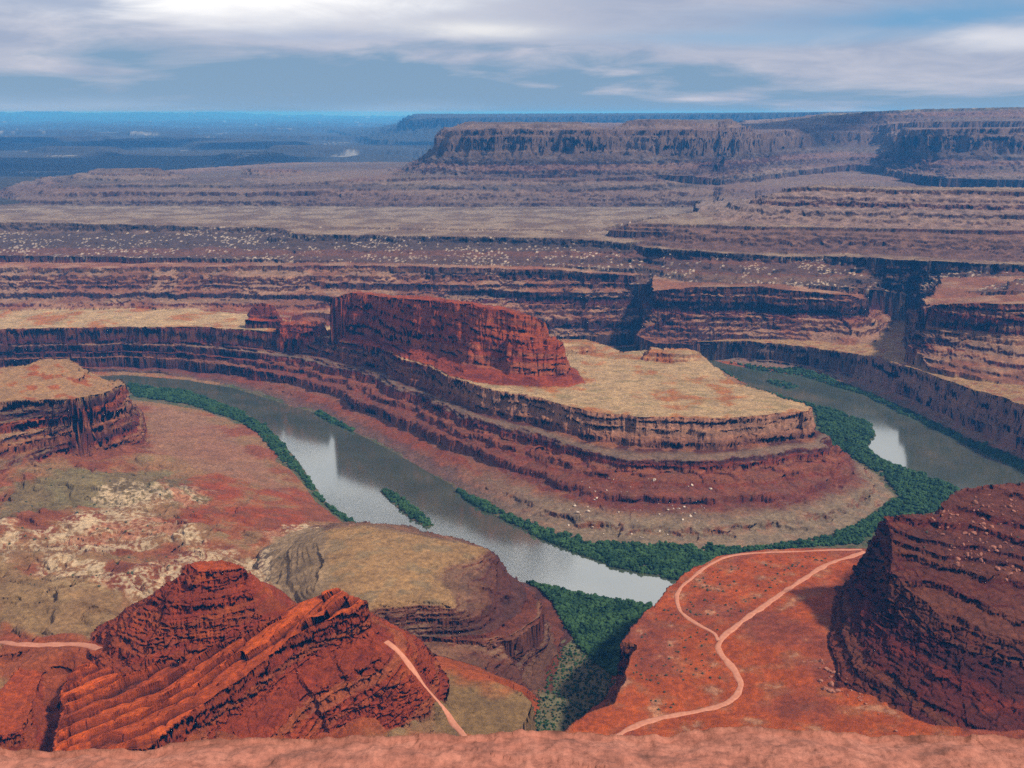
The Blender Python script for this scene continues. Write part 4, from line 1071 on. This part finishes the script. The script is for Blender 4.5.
thicket('island_thicket', 'small brush covered sandbar in the far right reach of the river', ISLES[1], 220, 5.0, seed=11, dens=lambda X, Yy: 1 + 0 * X)

# separate desert shrubs on the near slopes
SH = []
for i in range(5):
    v, f = bush(50 + i, 6)
    me = mesh_np('desert_shrub', v, f, False); at_ = me.attributes.new('tint', 'FLOAT', 'POINT'); at_.data.foreach_set('value', np.clip(rng.normal(.5, .2) + v[:, 2] * .2, 0, 1).astype(f32)); me.materials.append(M_SHRUB); SH.append(me)


def shrubs(poly_px, n, label, group, smin, smax, seed):
    q = [hit(*p) for p in poly_px]; qa = np.array(q); r = np.random.default_rng(seed); c = 0; tries = 0
    lo_, hi2 = qa.min(0), qa.max(0)
    X = r.uniform(lo_[0], hi2[0], n * 20).astype(f32); Yy = r.uniform(lo_[1], hi2[1], n * 20).astype(f32)
    _, i, _ = pdist(X, Yy, q)
    rd_ = np.full(X.shape, 99, f32)
    for rq in ROADXY:
        rd_ = np.minimum(rd_, pdist(X, Yy, rq, False)[0])
    m = i & (rd_ > 7) & (fbm2(X / 40, Yy / 40, 3, 400 + seed) > -.15)
    X = X[m][:n]; Yy = Yy[m][:n]; zz = hz(X, Yy)
    for k_ in range(len(X)):
        o = bpy.data.objects.new('desert_shrub', SH[r.integers(0, 5)]); coll.objects.link(o)
        s = r.uniform(smin, smax); o.location = (X[k_], Yy[k_], zz[k_] - .1 * s); o.scale = (s, s, s * r.uniform(.7, 1)); o.rotation_euler = (0, 0, r.uniform(0, 6.28))
        tag(o, label, 'shrub', group)


shrubs([(640, 640), (676, 590), (700, 572), (800, 556), (830, 556), (770, 598), (719, 636), (740, 690), (640, 715), (600, 712), (630, 690)], 190, 'small dark green shrub scattered on the red terrace around the dirt road', 'shrubs on the red terrace', 1.3, 2.9, 1)
shrubs([(0, 470), (100, 460), (200, 500), (290, 560), (120, 590), (0, 600)], 88, 'small dark shrub on the pale ledges of the near left slope', 'shrubs on the left slope', 1.5, 4.6, 2)
shrubs([(860, 560), (960, 500), (1020, 500), (1020, 600), (930, 560)], 22, 'small green shrub among the rubble on top of the dark crag', 'shrubs on the dark crag', 1.3, 2.6, 3)

# pale boulders fallen on the peninsula slope and the crag
M_BLD = plain_mat('pale_boulder', (.36, .26, .19), (.55, .43, .33), .5, .9, .5, .3)
M_BLDR = plain_mat('red_boulder', (.20, .07, .045), (.32, .13, .08), .5, .9, .5, .3)
BL = []
for i in range(5):
    r = np.random.default_rng(90 + i); v = IV.copy()
    for _ in range(7):
        nrm = r.normal(size=3); nrm /= np.linalg.norm(nrm); h = r.uniform(.45, .8)
        e = np.maximum(v @ nrm - h, 0); v = v - e[:, None] * nrm
    v = v * r.uniform(.7, 1.2, 3) + .04 * r.normal(size=v.shape)
    BL.append((v, IF))


def boulders(poly_px, n, label, group, mat, smin, smax, seed):
    mes = []
    for v, f in BL:
        me = mesh_np('boulder', v, f, False); me.materials.append(mat); mes.append(me)
    q = [hit(*p) for p in poly_px]; qa = np.array(q); r = np.random.default_rng(seed)
    lo_, hi2 = qa.min(0), qa.max(0)
    X = r.uniform(lo_[0], hi2[0], n * 20).astype(f32); Yy = r.uniform(lo_[1], hi2[1], n * 20).astype(f32)
    _, i, _ = pdist(X, Yy, q); X = X[i][:n]; Yy = Yy[i][:n]; zz = hz(X, Yy)
    for k_ in range(len(X)):
        o = bpy.data.objects.new('boulder', mes[r.integers(0, 5)]); coll.objects.link(o)
        s = smin + (smax - smin) * r.uniform() ** 2.5; o.location = (X[k_], Yy[k_], zz[k_] + .25 * s); o.scale = (s, s * r.uniform(.7, 1.1), s * r.uniform(.6, .9)); o.rotation_euler = (r.uniform(-.3, .3), r.uniform(-.3, .3), r.uniform(0, 6.28))
        tag(o, label, 'boulder', group)


boulders([(540, 520), (580, 480), (640, 470), (720, 490), (700, 530), (620, 540)], 70, 'pale boulder fallen on the front slope of the river peninsula', 'pale boulders on the peninsula slope', M_BLD, .8, 3.6, 1)
boulders([(930, 520), (970, 492), (1020, 490), (1020, 590), (950, 570)], 140, 'red brown boulder in the rubble on top of the dark crag', 'boulders on the dark crag', M_BLDR, .8, 3.6, 2)
boulders([(860, 700), (815, 690), (820, 660), (850, 680), (900, 735)], 40, 'dark red boulder fallen at the foot of the dark crag', 'boulders at the foot of the crag', M_BLDR, 1.0, 3.0, 3)

# ------------------------------------------------------------------ the overlook ledge in front of the lens
def ledge():
    nx, ny = 1500, 170
    xs = np.linspace(-5.5, 5.5, nx); us = np.linspace(0, 1, ny)
    X = np.repeat(xs[:, None], ny, 1); edge = 8.16 + .02 * np.sin(xs * .9) - .28 * sst(-1.3, -4.6, xs) + .12 * fbm2(xs / 1.3, xs * 0 + 3.3, 4, 501)
    Yv = np.where(us[None] < .8, 3.5 + (edge[:, None] - 3.5) * (us[None] / .8) ** .55, edge[:, None] + (us[None] - .8) * 1.2)
    drop = np.maximum(us[None] - .8, 0) / .2
    cr1, cr2, _c = worley(X / .9 + .3 * fbm2(X, Yv, 3, 519), Yv / .5, X * 0 + .5, 41)
    Zv = CAMZ - 5.02 + .05 * fbm2(X / 1.1, Yv / 1.1, 5, 511) + .018 * fbm2(X / .16, Yv / .16, 5, 517) + .03 * _c - 8 * drop ** 1.6
    r_ = sst(.35, 0, edge[:, None] - Yv) * .06 * (drop <= 0); Zv = Zv - r_
    v = np.stack([X, Yv, Zv], -1).reshape(-1, 3); i_ = np.arange(nx * ny).reshape(nx, ny)
    f = np.stack([i_[:-1, :-1], i_[1:, :-1], i_[1:, 1:], i_[:-1, 1:]], -1).reshape(-1, 4)
    m, t, bs = newmat('overlook_sandstone'); ge = node(t, 'ShaderNodeNewGeometry')
    mp = node(t, 'ShaderNodeMapping', inp={'Scale': (1.0, 1.6, 1.0)}); t.links.new(ge.outputs['Position'], mp.inputs[0])
    n1 = node(t, 'ShaderNodeTexNoise', inp={'Scale': 2.2, 'Detail': 7.0, 'Roughness': .62}); t.links.new(mp.outputs[0], n1.inputs['Vector'])
    n2 = node(t, 'ShaderNodeTexNoise', inp={'Scale': 7.0, 'Detail': 9.0, 'Roughness': .75}); t.links.new(mp.outputs[0], n2.inputs['Vector'])
    c1 = ramp(t, [(.3, (.17, .062, .045)), (.48, (.35, .12, .08)), (.7, (.45, .175, .12))], n1.outputs[0])
    c2 = ramp(t, [(.36, (.38, .34, .36)), (.5, (.85, .85, .85)), (.7, (1.15, 1.12, 1.1))], n2.outputs[0])
    t.links.new(mixc(t, .8, c1.outputs[0], c2.outputs[0], 'MULTIPLY'), bs.inputs['Base Color']); bs.inputs['Roughness'].default_value = .9
    b_ = node(t, 'ShaderNodeBump', inp={'Strength': .8, 'Distance': .03}); t.links.new(n2.outputs[0], b_.inputs['Height']); t.links.new(b_.outputs[0], bs.inputs['Normal'])
    tag(link('overlook_ledge', mesh_np('overlook_ledge', v, f), m), 'smooth salmon sandstone rim running across the very front of the view', 'rock ledge')


ledge()

# ------------------------------------------------------------------ air: pale blue haze over the canyon country
def haze():
    x0, x1, y0, y1, z0, z1 = -52000, 52000, -3000, 69000, -12, 648
    v = np.array([(a, b_, c_) for a in (x0, x1) for b_ in (y0, y1) for c_ in (z0, z1)], float)
    f = np.array([(0, 1, 3, 2), (4, 6, 7, 5), (0, 4, 5, 1), (2, 3, 7, 6), (0, 2, 6, 4), (1, 5, 7, 3)])
    m = bpy.data.materials.new('haze_air'); m.use_nodes = True; t = m.node_tree; t.nodes.clear()
    o_ = t.nodes.new('ShaderNodeOutputMaterial'); pv = t.nodes.new('ShaderNodeVolumePrincipled')
    pv.inputs['Color'].default_value = (.07, .36, .92, 1); pv.inputs['Absorption Color'].default_value = (.4, .5, .9, 1); pv.inputs['Density'].default_value = 1 / 21000; pv.inputs['Anisotropy'].default_value = 0.0
    t.links.new(pv.outputs[0], o_.inputs['Volume'])
    tag(link('haze', mesh_np('haze', v, f, False), m), 'blue haze lying over the distant canyon country', 'haze', None, 'stuff')


haze()


# ------------------------------------------------------------------ unseen cloud shapes added above the frame, sized to shade far plains and plateau
def shade_clouds():
    import bmesh
    m, t, bs = newmat('shade_cloud'); out = [n for n in t.nodes if n.type == 'OUTPUT_MATERIAL'][0]; t.nodes.remove(bs)
    d_ = node(t, 'ShaderNodeBsdfDiffuse', inp={'Color': (.9, .9, .92, 1)}); tr = node(t, 'ShaderNodeBsdfTranslucent', inp={'Color': (.9, .9, .92, 1)})
    mx = node(t, 'ShaderNodeMixShader', inp={0: .6}); t.links.new(d_.outputs[0], mx.inputs[1]); t.links.new(tr.outputs[0], mx.inputs[2]); t.links.new(mx.outputs[0], out.inputs[0])
    bm = bmesh.new(); bmesh.ops.create_icosphere(bm, subdivisions=5, radius=1); v0 = np.array([p.co[:] for p in bm.verts]); bm.verts.index_update(); f0 = np.array([[q.index for q in p.verts] for p in bm.faces]); bm.free()
    vs_, fs_, n = [], [], 0
    for k_, (cx, cy, a, b_) in enumerate([(-2900, 7600, 1500, 1300), (-900, 11500, 1900, 1200), (-5600, 12500, 2000, 1500), (1650, 6600, 480, 700)]):
        w_ = v0 * (1 + .55 * fbm3(v0[:, 0] * 1.7 + k_ * 9, v0[:, 1] * 1.7, v0[:, 2] * 1.7, 5, 700 + k_))[:, None]
        vs_.append(w_ * np.array([a, b_, 140]) + np.array([cx + 1818, cy - 255, 2650])); fs_.append(f0 + n); n += len(v0)
    tag(link('shade_clouds', mesh_np('shade_clouds', np.concatenate(vs_), np.concatenate(fs_)), m), 'added cloud shapes out of view, placed to shade the far plains and plateau', 'shade_clouds', None, 'stuff')


shade_clouds()
print('done', time.time() - _t0)
